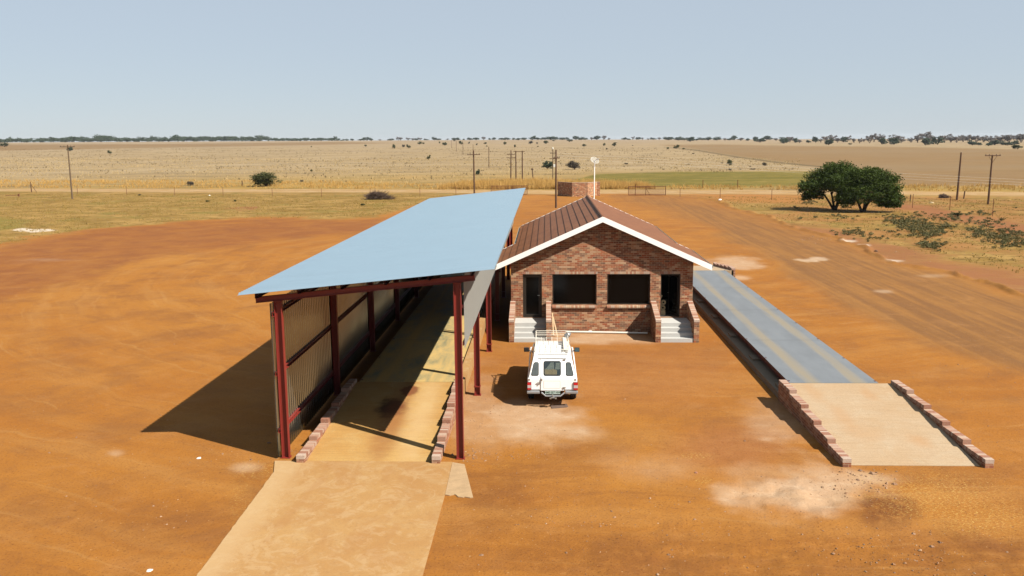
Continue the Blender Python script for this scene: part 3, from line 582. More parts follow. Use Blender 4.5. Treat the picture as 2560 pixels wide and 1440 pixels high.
# ------------------------------------------------------------------ weighbridges
def weighbridge(label, deckmat, rampmat, X0, X1, RX0, RX1, kl, kr, seed, fl, fr, fm_='concrete_grey'):
    y0, y1 = 29.22, 55.0; z = .6; r = empty('weighbridge', ((X0+X1)/2, y0, 0)); tag(r, label, 'weighbridge', 'weighbridges beside the office')
    m = MB(); m.box(X0, X1, y0+.02, y1-.02, z-.012, z)
    for k in range(1, 4): pass
    m.build('deck', deckmat, r, world=True)
    for x in (X0+.06, (X0+X1)/2-.5, (X0+X1)/2+.5, X1-.06):
        q = MB(); q.ibeam((x, y0+.05, z-.115), (x, y1-.05, z-.115), .2, .1, .012); q.build('beam', MT['purlin'], r, world=True)
    for k in range(9):
        for x in (X0+.035, X1-.035):
            q = MB(); yy = y0+.25+k*3.2; q.box(x-.03, x+.03, yy-.03, yy+.03, z, z+.012)
            q.build('bolt_plate', MT['purlin'], r, world=True)
    m = MB(); m.box(fl, fr, y0+.03, y1-.03, -.2, .22)
    for k in range(7): m.box(fl+.12, fr-.12, y0+.4+k*4.1, y0+1.1+k*4.1, .22, .30)
    if fm_ == 'apron': m.box(X1+.012, fr, y0+.035, y1-.035, .221, .52)
    m.build('foundation', MT[fm_], r, world=True)
    m = MB(); m.prism([(23.14, -.2), (23.14, .012), (29.2, z), (29.2, -.2)], 0, RX0, RX1); m.build('ramp', rampmat, r, world=True)
    m = MB(); m.prism([(61.2, -.2), (55.02, -.2), (55.02, z), (61.2, .012)], 0, RX0, RX1); m.build('ramp', rampmat, r, world=True)
    rnd = random.Random(seed)
    def kerb(xn, xf, ya, yb):
        m = MB(); c = MB(); n = 5; wd = .225
        for k in range(n):
            ta, tb = k/n, (k+1)/n; y_a, y_b = ya+(yb-ya)*ta, ya+(yb-ya)*tb; zt_ = .24+k*.12
            xa, xb = xn+(xf-xn)*ta, xn+(xf-xn)*tb; lo, hi = zt_-.11, zt_
            f = 1 if yb > ya else -1
            P = [(xa, y_a), (xa+wd, y_a), (xb+wd, y_b), (xb, y_b)]
            if f < 0: P = P[::-1]
            m.hexa([(a, b, -.25) for a, b in P], [(a, b, lo-.003) for a, b in P])
            L = abs(y_b-y_a); nb = int(L/.083); s = L/nb
            for j in range(nb):
                t = (j+.5)/nb; yc = y_a+f*(j+.5)*s; xc = xa+(xb-xa)*t; jx_ = rnd.uniform(-.006, .006); jz = rnd.uniform(-.004, .003)
                c.box(xc+jx_-.004, xc+wd+jx_+.004, yc-s/2+.0045, yc+s/2-.0045, lo, hi+jz)
            c.box(xa+.004, xa+wd-.004, min(y_a, y_b)+.006, max(y_a, y_b)-.006, lo-.002, hi-.012)
        w = m.build('kerb_wall', MT['kerb_mortar'], r, world=True); c.build('coping', MT['coping'], w, world=True)
    kerb(kl[0], kl[1], 23.0, 29.2); kerb(kr[0], kr[1], 23.0, 29.2)
    kerb(kl[1], kl[1], 61.2, 55.02); kerb(kr[1], kr[1], 61.2, 55.02)
weighbridge('muddy green plated weighbridge under the shed roof with stained yellow concrete ramp', MT['deck_green'], MT['ramp_yellow'], -6.42, -3.14, -6.66, -3.13, (-6.90, -6.74), (-3.15, -3.12), 4, -6.75, -2.86, 'apron')
weighbridge('open air blue grey steel weighbridge right of the office with pale concrete ramp', MT['deck_blue'], MT['ramp_pale'], 8.2, 11.16, 8.1, 11.66, (7.97, 7.83), (11.73, 11.55), 9, 7.88, 11.3)

# ------------------------------------------------------------------ brick office
def office():
    r = empty('brick_office', (2.5, 39.8, 0)); tag(r, 'small clinker brick office with brown tiled gable roof, white barge boards and two stairways', 'building')
    Yh, T = 39.8, .22; XL, XR = -1.62, 6.63; CXh = 2.505; sl_ = .447; wt = lambda x: 5.19-sl_*abs(x-CXh)
    op = [(-1.08, -.21, .70, 2.71), (.27, 2.28, 1.29, 2.71), (2.76, 4.71, 1.29, 2.71), (5.18, 6.07, .70, 2.71)]
    xs = sorted({XL, XR, CXh, *[a for o in op for a in o[:2]]}); m = MB()
    for a, b in zip(xs[:-1], xs[1:]):
        mid = (a+b)/2; o = [q for q in op if q[0] < mid < q[1]]
        def strip(z0, ztop):
            if ztop is None: m.prism([(a, z0), (b, z0), (b, wt(b)), (a, wt(a))], 1, Yh, Yh+T)
            else: m.prism([(a, z0), (b, z0), (b, ztop), (a, ztop)], 1, Yh, Yh+T)
        if o: strip(-.3, o[0][2]); strip(o[0][3], None)
        else: strip(-.3, None)
    m.box(XL, XL+T, Yh+T, 45.0, -.3, wt(XL)); m.box(XR-T, XR, Yh+T, 45.0, -.3, wt(XR))
    m.box(XL, -.9, 45.0, 45.2, -.3, wt(XL)); m.box(5.95, XR, 45.0, 45.2, -.3, wt(XR))
    m.box(-.9, -.68, 45.0, 53.6, -.3, wt(-.9)); m.box(5.73, 5.95, 45.0, 53.6, -.3, wt(5.95))
    for a, b in ((-.9, CXh), (CXh, 5.95)): m.prism([(a, -.3), (b, -.3), (b, wt(b)), (a, wt(a))], 1, 53.6, 53.82)
    wall = m.build('wall', MT['brick'], r, world=True)
    m = MB(); m.box(XL+T+.01, XR-T-.01, Yh+T, 44.99, .4, .70); m.box(2.4, 2.5, Yh+T, 44.9, .7, 3.2); m.box(XL+T, XR-T, 44.9, 44.99, .7, 3.2); m.build('floor', MT['interior'], r, world=True)
    # soldier course lintels and sills of bricks on edge, each a row of single bricks
    rnd = random.Random(5)
    for (x0, x1, z0, z1) in op:
        c = MB(); n = int((x1-x0+.10)/.086); s = (x1-x0+.10)/n
        for j in range(n): x = x0-.05+j*s; c.box(x+.005, x+s-.005, Yh-.006-rnd.random()*.004, Yh+.10, z1+.001, z1+.115)
        c.build('lintel', MT['soldier'], wall, world=True)
    for (x0, x1, z0, z1) in op[1:3]:
        c = MB(); n = int((x1-x0+.02)/.086); s = (x1-x0+.02)/n
        for j in range(n):
            x = x0-.01+j*s; y_ = Yh-.10-rnd.random()*.005; a, b = x+.005, x+s-.005
            c.hexa([(a, y_, z0-.135), (b, y_, z0-.135), (b, Yh+.10, z0-.11), (a, Yh+.10, z0-.11)], [(a, y_, z0-.06), (b, y_, z0-.06), (b, Yh+.10, z0+.0), (a, Yh+.10, z0+.0)])
        c.build('sill', MT['soldier'], wall, world=True)
    # windows
    for (x0, x1, z0, z1) in op[1:3]:
        f = MB(); t = .05; y = Yh+.09
        f.box(x0+.002, x1-.002, y, y+.07, z0+.002, z0+t); f.box(x0+.002, x1-.002, y, y+.07, z1-t, z1-.002); f.box(x0+.002, x0+t, y, y+.07, z0+t, z1-t); f.box(x1-t, x1-.002, y, y+.07, z0+t, z1-t)
        w_ = f.build('window', MT['bronze'], r, world=True); g = MB(); g.box(x0+t, x1-t, y+.03, y+.04, z0+t, z1-t); g.build('pane', MT['dark_glass'], w_, world=True)
    # left door, shut
    x0, x1, z0, z1 = op[0]; y = Yh+.08; f = MB(); t = .07
    f.box(x0+.002, x1-.002, y, y+.08, z1-t, z1-.002); f.box(x0+.002, x0+t, y, y+.08, z0+.03, z1-t); f.box(x1-t, x1-.002, y, y+.08, z0+.03, z1-t); f.box(x0+.002, x1-.002, y-.03, y+.09, z0+.001, z0+.03)
    d = f.build('door', MT['bronze'], r, world=True); tag(d, 'shut glass door')
    g = MB(); a, b = x0+t, x1-t; f2 = MB(); f2.box(a+.003, b-.003, y+.02, y+.06, z0+.035, z0+.14); f2.box(a+.003, b-.003, y+.02, y+.06, z1-t-.09, z1-t-.003); f2.box(a+.003, a+.08, y+.02, y+.06, z0+.14, z1-t-.09); f2.box(b-.08, b-.003, y+.02, y+.06, z0+.14, z1-t-.09)
    f2.build('leaf', MT['bronze'], d, world=True); g.box(a+.08, b-.08, y+.035, y+.045, z0+.14, z1-t-.09); g.build('pane', MT['dark_glass'], d, world=True)
    h = MB(); h.tube([(b-.04, y-.03, 1.72), (b-.13, y-.03, 1.72)], .010, 8); h.tube([(b-.04, y+.02, 1.72), (b-.04, y-.03, 1.72)], .010, 8); h.build('handle', MT['chrome'], d, world=True)
    # right door, standing open into the room
    x0, x1, z0, z1 = op[3]; f = MB(); f.box(x0+.002, x1-.002, y, y+.08, z1-t, z1-.002); f.box(x0+.002, x0+.05, y, y+.08, z0+.03, z1-t); f.box(x1-.05, x1-.002, y, y+.08, z0+.03, z1-t)
    d = f.build('door', MT['bronze'], r, world=True); tag(d, 'open glass door')
    hx, hy = x1-.06, y+.09; an = R(118); dx, dy = math.cos(an), math.sin(an); L_ = .78; nx, ny = -dy*.02, dx*.02
    def slab(a, b, z_0, z_1, th=1.):
        P = [(hx+dx*a-nx*th, hy+dy*a-ny*th), (hx+dx*b-nx*th, hy+dy*b-ny*th), (hx+dx*b+nx*th, hy+dy*b+ny*th), (hx+dx*a+nx*th, hy+dy*a+ny*th)]
        q.hexa([(u, v, z_0) for u, v in P], [(u, v, z_1) for u, v in P])
    q = MB(); slab(0, L_, z0+.02, z0+.12); slab(0, L_, z1-.17, z1-.08); slab(0, .08, z0+.12, z1-.17); slab(L_-.08, L_, z0+.12, z1-.17); q.build('leaf', MT['bronze'], d, world=True)
    q = MB(); slab(.08, L_-.08, z0+.12, z1-.17, .3); q.build('pane', MT['dark_glass'], d, world=True)
    q = MB(); cx_, cy_ = hx+dx*(L_-.05), hy+dy*(L_-.05); q.tube([(cx_, cy_, 1.72), (cx_-.06, cy_-.02, 1.72), (cx_-.05, cy_-.12, 1.72)], .010, 8); q.build('handle', MT['chrome'], d, world=True)
    # stairs and their wing walls
    for (a, b) in ((-1.42, -.01), (4.97, 6.39)):
        m = MB(); m.prism([(37.79, -.2), (37.79, .17), (38.08, .17), (38.08, .34), (38.37, .34), (38.37, .51), (38.66, .51), (38.66, .68), (39.797, .68), (39.797, -.2)], 0, a+.001, b-.001)
        m.build('stairs', MT['step_concrete'], r, world=True)
    for (a, b) in ((-1.64, -1.42), (-.01, .20), (4.74, 4.97), (6.39, 6.62)):
        m = MB(); m.prism([(37.76, -.2), (37.76, .90), (37.95, .93), (39.797, 1.40), (39.797, -.2)], 0, a, b); wg = m.build('wing_wall', MT['brick'], r, world=True)
        c = MB(); y_ = 37.75
        while y_ < 39.72:
            z_ = .90+(.03*(y_-37.76)/.19 if y_ < 37.95 else .03+.2545*(y_-37.95)); dz = .02; s = .077
            c.hexa([(a-.006, y_, z_+.003), (b+.006, y_, z_+.003), (b+.006, y_+s, z_+.003+dz), (a-.006, y_+s, z_+.003+dz)], [(a-.006, y_, z_+.105), (b+.006, y_, z_+.105), (b+.006, y_+s, z_+.105+dz), (a-.006, y_+s, z_+.105+dz)]); y_ += .086
        c.build('coping', MT['coping'], wg, world=True)
    # tiled roof in stepped courses parallel to the ridge
    rf = MB(); cw = .3235; rz = lambda h: 5.31-sl_*h
    for s in (-1, 1):
        for part, (ya, yb, wd) in enumerate(((39.36, 45.0, 4.83), (45.0, 54.15, 4.06))):
            k = 0
            while k*cw < wd-.02:
                h0, h1 = k*cw, min((k+1)*cw, wd); st = .034
                P = [(h0, rz(h0)), (h0, rz(h0)-.03), (h1, rz(h1)-.012), (h1, rz(h1)+st)]; P = [(CXh+s*a, b) for a, b in P]
                rf.prism(P if s > 0 else P[::-1], 1, ya, yb); k += 1
    roof = rf.build('roof', MT['tile'], r, world=True)
    q = MB(); q.tube([(CXh, 39.35, 5.315), (CXh, 54.2, 5.315)], .085, 10); q.build('ridge_cap', MT['tile'], roof, world=True)
    # barge boards, gutters
    m = MB()
    for s in (-1, 1):
        P = [(0, 5.36), (4.88, 5.36-sl_*4.88), (4.88, 5.36-sl_*4.88-.245), (0, 5.36-.245)]; P = [(CXh+s*a, b) for a, b in P]; m.prism(P if s > 0 else P[::-1], 1, 39.31, 39.352)
    m.build('barge_board', MT['white_paint'], r, world=True)
    for s in (-1, 1):
        m = MB()
        P = [(0, 5.34), (4.08, 5.34-sl_*4.08), (4.08, 5.34-sl_*4.08-.2), (0, 5.14)]; P = [(CXh+s*a, b) for a, b in P]; m.prism(P if s > 0 else P[::-1], 1, 54.16, 54.2)
        m.build('barge_board', MT['white_paint'], r, world=True); m = MB()
        P = [(4.1, 5.34-sl_*4.1), (4.86, 5.34-sl_*4.86), (4.86, 5.14-sl_*4.86), (4.1, 5.14-sl_*4.1)]; P = [(CXh+s*a, b) for a, b in P]; m.prism(P if s > 0 else P[::-1], 1, 45.01, 45.05)
        m.build('barge_board', MT['white_paint'], r, world=True)
    for s in (-1, 1):
        x = CXh+s*4.87; z = rz(4.83); m = MB(); m.box(x-.06, x+.06, 39.355, 45.0, z-.11, z-.10); m.box(x-.06, x-.052, 39.355, 45.0, z-.10, z); m.box(x+.052, x+.06, 39.355, 45.0, z-.10, z); m.build('gutter', MT['gutter'], r, world=True)
        x = CXh+s*4.10; z = rz(4.06); m = MB(); m.box(x-.06, x+.06, 45.06, 54.15, z-.11, z-.10); m.box(x-.06, x-.052, 45.06, 54.15, z-.10, z); m.box(x+.052, x+.06, 45.06, 54.15, z-.10, z); m.build('gutter', MT['gutter'], r, world=True)
    # soffit closes the overhang behind the barge board
    m = MB()
    for s in (-1, 1):
        P = [(0, 5.21), (4.80, 5.21-sl_*4.8), (4.80, 5.195-sl_*4.8), (0, 5.195)]; P = [(CXh+s*a, b) for a, b in P]; m.prism(P if s > 0 else P[::-1], 1, 39.355, 44.98)
    m.build('soffit', MT['interior'], r, world=True)
office()
# things lying about the office
def simple(name, m, mat, loc, label, cat, group=None, rz=0, **k):
    o = m.build(name, mat, **k); o.location = loc; o.rotation_euler.z = rz; return tag(o, label, cat, group)
a, b = gp(1414, 831), gp(1618, 834.5); m = MB(); m.tube([(0, 0, .055), (b.x-a.x, b.y-a.y-.0, .055)], .045, 10); m.tube([(1.05, -.0, .055), (1.2, 0, .055)], .054, 10)
simple('pipe', m, MT['pvc'], (a.x, 39.7, 0), 'long white plastic pipe lying at the foot of the brick front wall', 'pipe')
m = MB(); m.beam((.32, 39.10, .02), (.27, 39.60, .95), .055, .025, up=(0, 1, 0)); simple('plank', m, MT['wood'], (0, 0, 0), 'pale plank leaning beside the left stair wall of the office', 'plank', 'planks leaning by the stair')
m = MB(); m.beam((.50, 38.75, .02), (.30, 39.40, .80), .055, .025, up=(0, 1, 0)); simple('plank', m, MT['wood'], (0, 0, 0), 'shorter pale plank in front of the other one by the left stair', 'plank', 'planks leaning by the stair')
m = MB(); p0, p1 = Vector((4.62, 39.72, 1.05)), Vector((4.25, 39.6, .02)); m.tube([p0, p0.lerp(p1, .5)+Vector((-.04, -.03, -.03)), p1, p1+Vector((-.2, -.2, 0))], .008, 5); simple('cable', m, MT['wire'], (0, 0, 0), 'thin cable hanging down the brick wall by the right stair', 'cable')
# carton with rounded cushions inside the open door
c = empty('carton', (5.33, 40.35, .70)); tag(c, 'cream carton of packing pieces with round holes standing just inside the open door', 'carton')
m = MB(); m.box(-.20, .16, 0, .35, .001, .22); m.build('box', MT['cream'], c)
for (x, z, rx) in ((-.10, .42, .13), (.06, .33, .12), (.08, .58, .12)):
    m = MB(); n = 18; vs = []
    for k in range(n):
        t_ = 2*math.pi*k/n
        for q_ in range(6):
            p_ = 2*math.pi*q_/6; rr2 = rx*.68+rx*.32*math.cos(p_); vs.append((x+rr2*math.cos(t_), .12+.05*math.sin(p_), z+rr2*math.sin(t_)))
    fs = [(k*6+j, k*6+(j+1) % 6, ((k+1) % n)*6+(j+1) % 6, ((k+1) % n)*6+j) for k in range(n) for j in range(6)]
    m.add(vs, fs); m.build('ring', MT['cream'], c, smooth=True)
m = MB(); m.beam((-.16, .1, .50), (0, .12, .92), .07, .05, up=(0, 1, 0)); m.build('strip', MT['cream'], c)

# ------------------------------------------------------------------ pickup truck
def truck():
    r = empty('pickup_truck', (.19, 28.3, 0), R(.0)); tag(r, 'white pickup truck with canopy and roof rack parked tail towards the viewer', 'pickup truck')
    W = .82
    def arch(cy, rad_, n=9): return [(cy+rad_*math.cos(math.pi*k/(n-1)), .36+rad_*math.sin(math.pi*k/(n-1))) for k in range(n)]
    P = [(.03, .56), (0, .62), (0, 1.0), (1.85, 1.0), (3.72, 1.02), (4.75, .93), (4.93, .80), (4.95, .50)]+arch(4.05, .37)+[(3.66, .40)]+[(1.5, .42)]+arch(1.08, .37)+[(.60, .52)]
    m = MB(); m.prism(P[::-1], 0, -W, W); m.build('body', MT['car_white'], r, bevel=.035)
    # cab
    m = MB(); m.hexa([(-.78, 1.88, 1.0), (.78, 1.88, 1.0), (.78, 3.78, 1.0), (-.78, 3.78, 1.0)], [(-.62, 1.98, 1.57), (.62, 1.98, 1.57), (.60, 3.02, 1.56), (-.60, 3.02, 1.56)]); cab = m.build('cab', MT['car_white'], r, bevel=.05)
    # canopy: rear face leans forward
    B = [(-.79, -.005, .98), (.79, -.005, .98), (.79, 1.92, .98), (-.79, 1.92, .98)]; Tt = [(-.625, .50, 1.63), (.625, .50, 1.63), (.625, 1.94, 1.66), (-.625, 1.94, 1.66)]
    m = MB(); m.hexa(B, Tt); can = m.build('canopy', MT['car_white'], r, bevel=.03)
    rl = lambda z: -.005+(z-.98)*(.505/.65)      # rear face y at height z
    hw = lambda z: .79-(z-.98)*(.165/.65)
    ny = Vector((0, -.65, .505)).normalized()
    def rearpoly(pts, off, th, mat, name, par, rnd_=.0):
        m = MB(); A_ = [Vector((x, rl(z), z))+ny*off for x, z in pts]; B_ = [p+ny*th for p in A_]; n = len(pts)
        m.add([tuple(p) for p in A_+B_], [tuple(range(n))[::-1], tuple(range(n, 2*n))]+[(i, (i+1) % n, n+(i+1) % n, n+i) for i in range(n)])
        return m.build(name, mat, par)
    def rrect(x0, x1, z0, z1, rd, tx0=0, tx1=0):
        o = []
        for cx_, cz_, a0 in ((x1-rd, z0+rd, -90), (x1-rd, z1-rd, 0), (x0+rd, z1-rd, 90), (x0+rd, z0+rd, 180)):
            for k in range(5):
                t = R(a0+k*22.5); x = cx_+rd*math.cos(t); z = cz_+rd*math.sin(t); f = (z-z0)/(z1-z0); o.append((x+(tx0*f if cx_ < (x0+x1)/2 else tx1*f), z))
        return o
    # rear door panel down the middle, with its own window
    dr = MB(); dr.box(-.385, .375, -.022, .004, .575, .985); door = dr.build('rear_door', MT['car_white'], r, bevel=.008)
    rearpoly(rrect(-.385, .375, .985, 1.555, .04), .0, .022, MT['car_white'], 'door_top', door)
    rearpoly(rrect(-.292, .288, 1.048, 1.475, .06), .0225, .008, MT['rubber'], 'seal', door); rearpoly(rrect(-.272, .268, 1.066, 1.457, .05), .031, .002, MT['car_glass'], 'window_back', door); rearpoly([(-.26, 1.22), (-.18, 1.28), (-.05, 1.43), (.05, 1.43), (.06, 1.22)], .034, .003, MT['curtain'], 'curtain', door); rearpoly([(.09, 1.22), (.12, 1.42), (.25, 1.42), (.25, 1.24)], .034, .003, MT['curtain'], 'curtain', door); rearpoly([(-.255, 1.085), (.15, 1.085), (.16, 1.20), (.05, 1.235), (-.12, 1.225), (-.255, 1.235)], .034, .005, MT['straw'], 'load', door); rearpoly(rrect(-.272, .268, 1.066, 1.457, .05), .042, .003, MT['clear_glass'], 'window', door)
    q = MB(); q.box(-.29, .26, -.0235, -.0215, .655, .905); q.build('pressing', MT['seam'], door); q = MB(); q.box(-.283, .253, -.026, -.022, .662, .898); q.build('pressing', MT['car_white'], door)
    for x in (-.39, .38):
        q = MB(); q.box(x-.004, x+.004, -.006, -.002, .575, .985); q.build('seam', MT['seam'], r)
    for s in (-1, 1):
        pts = rrect(.445, .715, 1.055, 1.45, .055, 0, -.10)
        if s < 0: pts = [(-x, z) for x, z in pts][::-1]
        rearpoly(pts, .001, .008, MT['rubber'], 'seal', can)
        pts = rrect(.462, .695, 1.073, 1.432, .045, 0, -.09)
        if s < 0: pts = [(-x, z) for x, z in pts][::-1]
        rearpoly(pts, .0095, .003, MT['car_glass'], 'window', can)
        # side windows of canopy and cab
        def sidepoly(pts, name, par, x_of, mat=MT['car_glass'], th=.008):
            m = MB(); A_ = [Vector((s*(x_of(z)+.002), y, z)) for y, z in pts]; B_ = [p+Vector((s*th, 0, 0)) for p in A_]; n = len(pts)
            m.add([tuple(p) for p in A_+B_], [tuple(range(n)), tuple(range(n, 2*n))[::-1]]+[(i, (i+1) % n, n+(i+1) % n, n+i) for i in range(n)]); m.build(name, mat, par)
        sidepoly([(.42, 1.10), (1.80, 1.10), (1.80, 1.50), (.66, 1.50)], 'window', can, hw)
        sidepoly([(2.05, 1.07), (3.55, 1.07), (3.06, 1.48), (2.10, 1.48)], 'window', cab, lambda z: .78-(z-1.0)*(.165/.57))
        # tail lamp cluster
        L = MB(); x0, x1 = (W-.125, W+.012); xs = sorted((s*x0, s*x1)); L.box(xs[0], xs[1], -.03, .12, .60, .865); lamp = L.build('tail_lamp', MT['black_plastic'], r)
        for (za, zb, mt) in ((.61, .665, 'red_lens'), (.67, .765, 'clear_lens'), (.77, .858, 'red_lens')):
            L = MB(); L.box(xs[0]+.008+(.004 if s < 0 else 0), xs[1]-.008+(.016 if s > 0 else 0), -.042, .0 if s else 0, za, zb); L.build('lens', MT[mt], lamp)
        for zz in (.93, .965):
            q = MB(); q.box(s*(W-.06)-.03, s*(W-.06)+.03, -.012, 0, zz, zz+.012); q.build('hinge', MT['chrome'], r)
        q = MB(); xs = sorted((s*.42, s*.84)); q.box(xs[0], xs[1], -.10, .03, .49, .57); q.build('bumper', MT['bumper'], r, bevel=.015)
        # mirrors
        q = MB(); q.box(s*.93-.095, s*.93+.095, 3.50, 3.58, 1.03, 1.19); q.tube([(s*.78, 3.58, 1.06), (s*.88, 3.55, 1.08)], .02, 6); mi = q.build('mirror', MT['black_plastic'], r, bevel=.015)
        q = MB(); q.box(s*.93-.075, s*.93+.075, 3.493, 3.499, 1.045, 1.175); q.build('mirror_glass', MT['mirror_face'] if s > 0 else MT['black_plastic'], mi)
        q = MB(); xs = sorted((s*.62, s*.80)); q.box(xs[0], xs[1], 4.93, 4.98, .62, .80); q.build('headlight', MT['clear_lens'], r)
        for yy in (1.08, 4.05):
            xc = s*.72
            t_ = MB(); t_.lathe([(.20, -.105), (.325, -.10), (.35, -.07), (.35, .07), (.325, .10), (.20, .105)], (xc, yy, .35), 0, 28)
            wh = t_.build('wheel', MT['rubber'], r, smooth=False); t_ = MB(); t_.lathe([(.05, s*.112), (.14, s*.10), (.20, s*.108), (.20, s*.085)][::1], (xc, yy, .35), 0, 20); t_.build('rim', MT['chrome'], wh)
    q = MB(); q.box(-.5, .52, .565, .58, 1.655, 1.675); q.box(-.47, .49, .40, .42, 1.565, 1.582); q.build('rain_gutter', MT['bumper'], can)
    # latch, hinges, lock
    q = MB(); q.box(-.50, -.36, -.045, -.02, .845, .862); q.box(-.44, -.42, -.05, -.02, .80, .86); q.box(-.37, -.33, -.04, -.02, .92, .98); q.build('latch', MT['chrome'], door)
    for zz in (.68, 1.52):
        q = MB(); y_ = -.045 if zz < 1 else rl(zz)-.05; q.box(.34, .44, y_, y_+.03, zz-.018, zz+.018); q.box(.37, .39, y_-.01, y_, zz-.03, zz+.03); q.build('hinge', MT['chrome'], door)
    # plate, tow bar and ball
    q = MB(); q.box(-.24, .26, -.075, -.068, .475, .575); pl = q.build('number_plate', MT['plate'], r)
    cu = bpy.data.curves.new('plate_text', 'FONT'); cu.body = 'HMS 057 NW'; cu.size = .098; cu.align_x = 'CENTER'; cu.align_y = 'CENTER'; cu.extrude = .001; cu.offset = .0016
    to = bpy.data.objects.new('tmp', cu); COL.objects.link(to); bpy.context.view_layer.update()
    me_ = bpy.data.meshes.new_from_object(to.evaluated_get(bpy.context.evaluated_depsgraph_get())); bpy.data.objects.remove(to); me_.name = 'lettering'; me_.materials.clear(); me_.materials.append(MT['plate_ink'])
    lt = bpy.data.objects.new('lettering', me_); COL.objects.link(lt); lt.parent = pl; lt.location = (.01, -.077, .525); lt.rotation_euler = (R(90), 0, 0); lt.scale = (.92, 1, 1)
    q = MB(); q.tube([(-.36, -.06, .52), (-.22, -.12, .42), (.26, -.12, .42), (.40, -.06, .52)], .028, 8); q.box(-.05, .07, -.2, 0, .37, .41); q.build('tow_bar', MT['bumper'], r)
    q = MB(); q.lathe([(.015, .41), (.015, .44), (.028, .455), (.028, .475), (.01, .49)], (.01, -.19, 0), 2, 12); q.box(-.09, -.03, -.2, -.12, .34, .38); q.box(.08, .14, -.2, -.12, .34, .38); q.build('tow_ball', MT['chrome'], r)
    # roof rack: basket of thin slats with a raised front fence
    rk = MB(); z0 = 1.70; y0, y1 = .80, 3.02; hx_ = .57
    for k in range(10): y = y0+(y1-y0)*k/9; rk.box(-hx_, hx_, y-.010, y+.010, z0-.008, z0)
    for k in range(7): x = -hx_+2*hx_*k/6; rk.box(x-.008, x+.008, y0, y1, z0, z0+.006)
    for s in (-1, 1):
        rk.tube([(s*hx_, y0, z0), (s*hx_, y0, z0+.07), (s*hx_, y1-.35, z0+.08), (s*hx_, y1, z0+.23)], .012, 6); rk.tube([(s*hx_, y0, z0+.03), (s*hx_, y1, z0+.04)], .010, 6)
        rk.tube([(s*hx_, y1, z0), (s*hx_, y1, z0+.23)], .014, 6)
        for k in range(3): y = y0+(y1-y0)*k/3; rk.tube([(s*hx_, y, z0), (s*hx_, y, z0+.08)], .008, 5)
        for y in (.95, 1.75, 2.6): rk.tube([(s*(hx_+.01), y, z0), (s*(hx_+.045), y, z0-.08)], .014, 5)
    for dz in (.23, .155, .08): rk.tube([(-hx_, y1, z0+dz), (hx_, y1, z0+dz)], .012, 6)
    rk.tube([(-hx_, y0, z0+.07), (hx_, y0, z0+.07)], .010, 6)
    rk.build('roof_rack', MT['rack_white'], r)
    q = MB(); q.box(.39, .52, .95, 2.9, z0+.012, z0+.05); q.build('rack_board', MT['rack_white'], r)
    # load seen through the rear window: curtain and straw
truck()
m = MB(); m.lathe([(.09, 0), (.10, .02), (.08, .16), (.04, .20), (.04, .22)], (0, 0, 0), 2, 14); o = m.build('metal_can', MT['bumper']); o.location = (.19+.50, 28.3+2.85, 1.76); o.rotation_euler = (R(15), R(50), 0); tag(o, 'dull metal can lying on the right front corner of the truck roof rack', 'can')
# ------------------------------------------------------------------ foliage
def quads_obj(name, C_, U_, V_, mat, parent=None, tri=False):
    n = len(C_)
    if tri: vs = np.stack([C_-U_, C_+U_, C_+V_], 1).reshape(-1, 3); k = 3
    else: vs = np.stack([C_-U_-V_, C_+U_-V_, C_+U_*.8+V_, C_-U_*.8+V_], 1).reshape(-1, 3); k = 4
    me = bpy.data.meshes.new(name); me.vertices.add(len(vs)); me.vertices.foreach_set('co', vs.astype(np.float32).ravel())
    me.loops.add(n*k); me.loops.foreach_set('vertex_index', np.arange(n*k, dtype=np.int32)); me.polygons.add(n); me.polygons.foreach_set('loop_start', (np.arange(n)*k).astype(np.int32)); me.update(calc_edges=True)
    me.materials.append(mat); o = bpy.data.objects.new(name, me); COL.objects.link(o)
    if parent is not None: o.parent = parent
    return o
def unit(n, g):
    v = g.normal(size=(n, 3)); return v/np.linalg.norm(v, axis=1)[:, None]
def leaves(blobs, n, size, g, clump=.22, flat=.0, low=-.35):
    blobs = np.array(blobs, float); vol = blobs[:, 3]*blobs[:, 4]*blobs[:, 5]; pr = vol**.7/np.sum(vol**.7)
    nc = max(8, n//34); b = blobs[g.choice(len(blobs), nc, p=pr)]; d = unit(nc, g); d[:, 2] = np.where(d[:, 2] < low, -d[:, 2]*.5, d[:, 2])
    cc = b[:, :3]+d*b[:, 3:6]*(g.random(nc)[:, None]**.28)
    ci = g.choice(nc, n); sp = b[ci, 3:6]*clump; P = cc[ci]+g.normal(size=(n, 3))*sp*[1, 1, .6]
    a = unit(n, g); a[:, 2] *= (1-flat); a /= np.linalg.norm(a, axis=1)[:, None]; c = np.cross(a, unit(n, g)); c /= np.linalg.norm(c, axis=1)[:, None]
    s = size*g.uniform(.5, 1.3, n)[:, None]; return P, a*s*.5, c*s*.36
def limb(m, a, b, r0, r1, g, bend=.12, n=5):
    a = Vector(a); b = Vector(b); L = (b-a).length; off = Vector(g.normal(size=3)*L*bend)
    pts = [a.lerp(b, t)+off*math.sin(math.pi*t)*.8 for t in [i/n for i in range(n+1)]]; m.tube(pts, [r0+(r1-r0)*i/n for i in range(n+1)], 6, cap=False); return pts
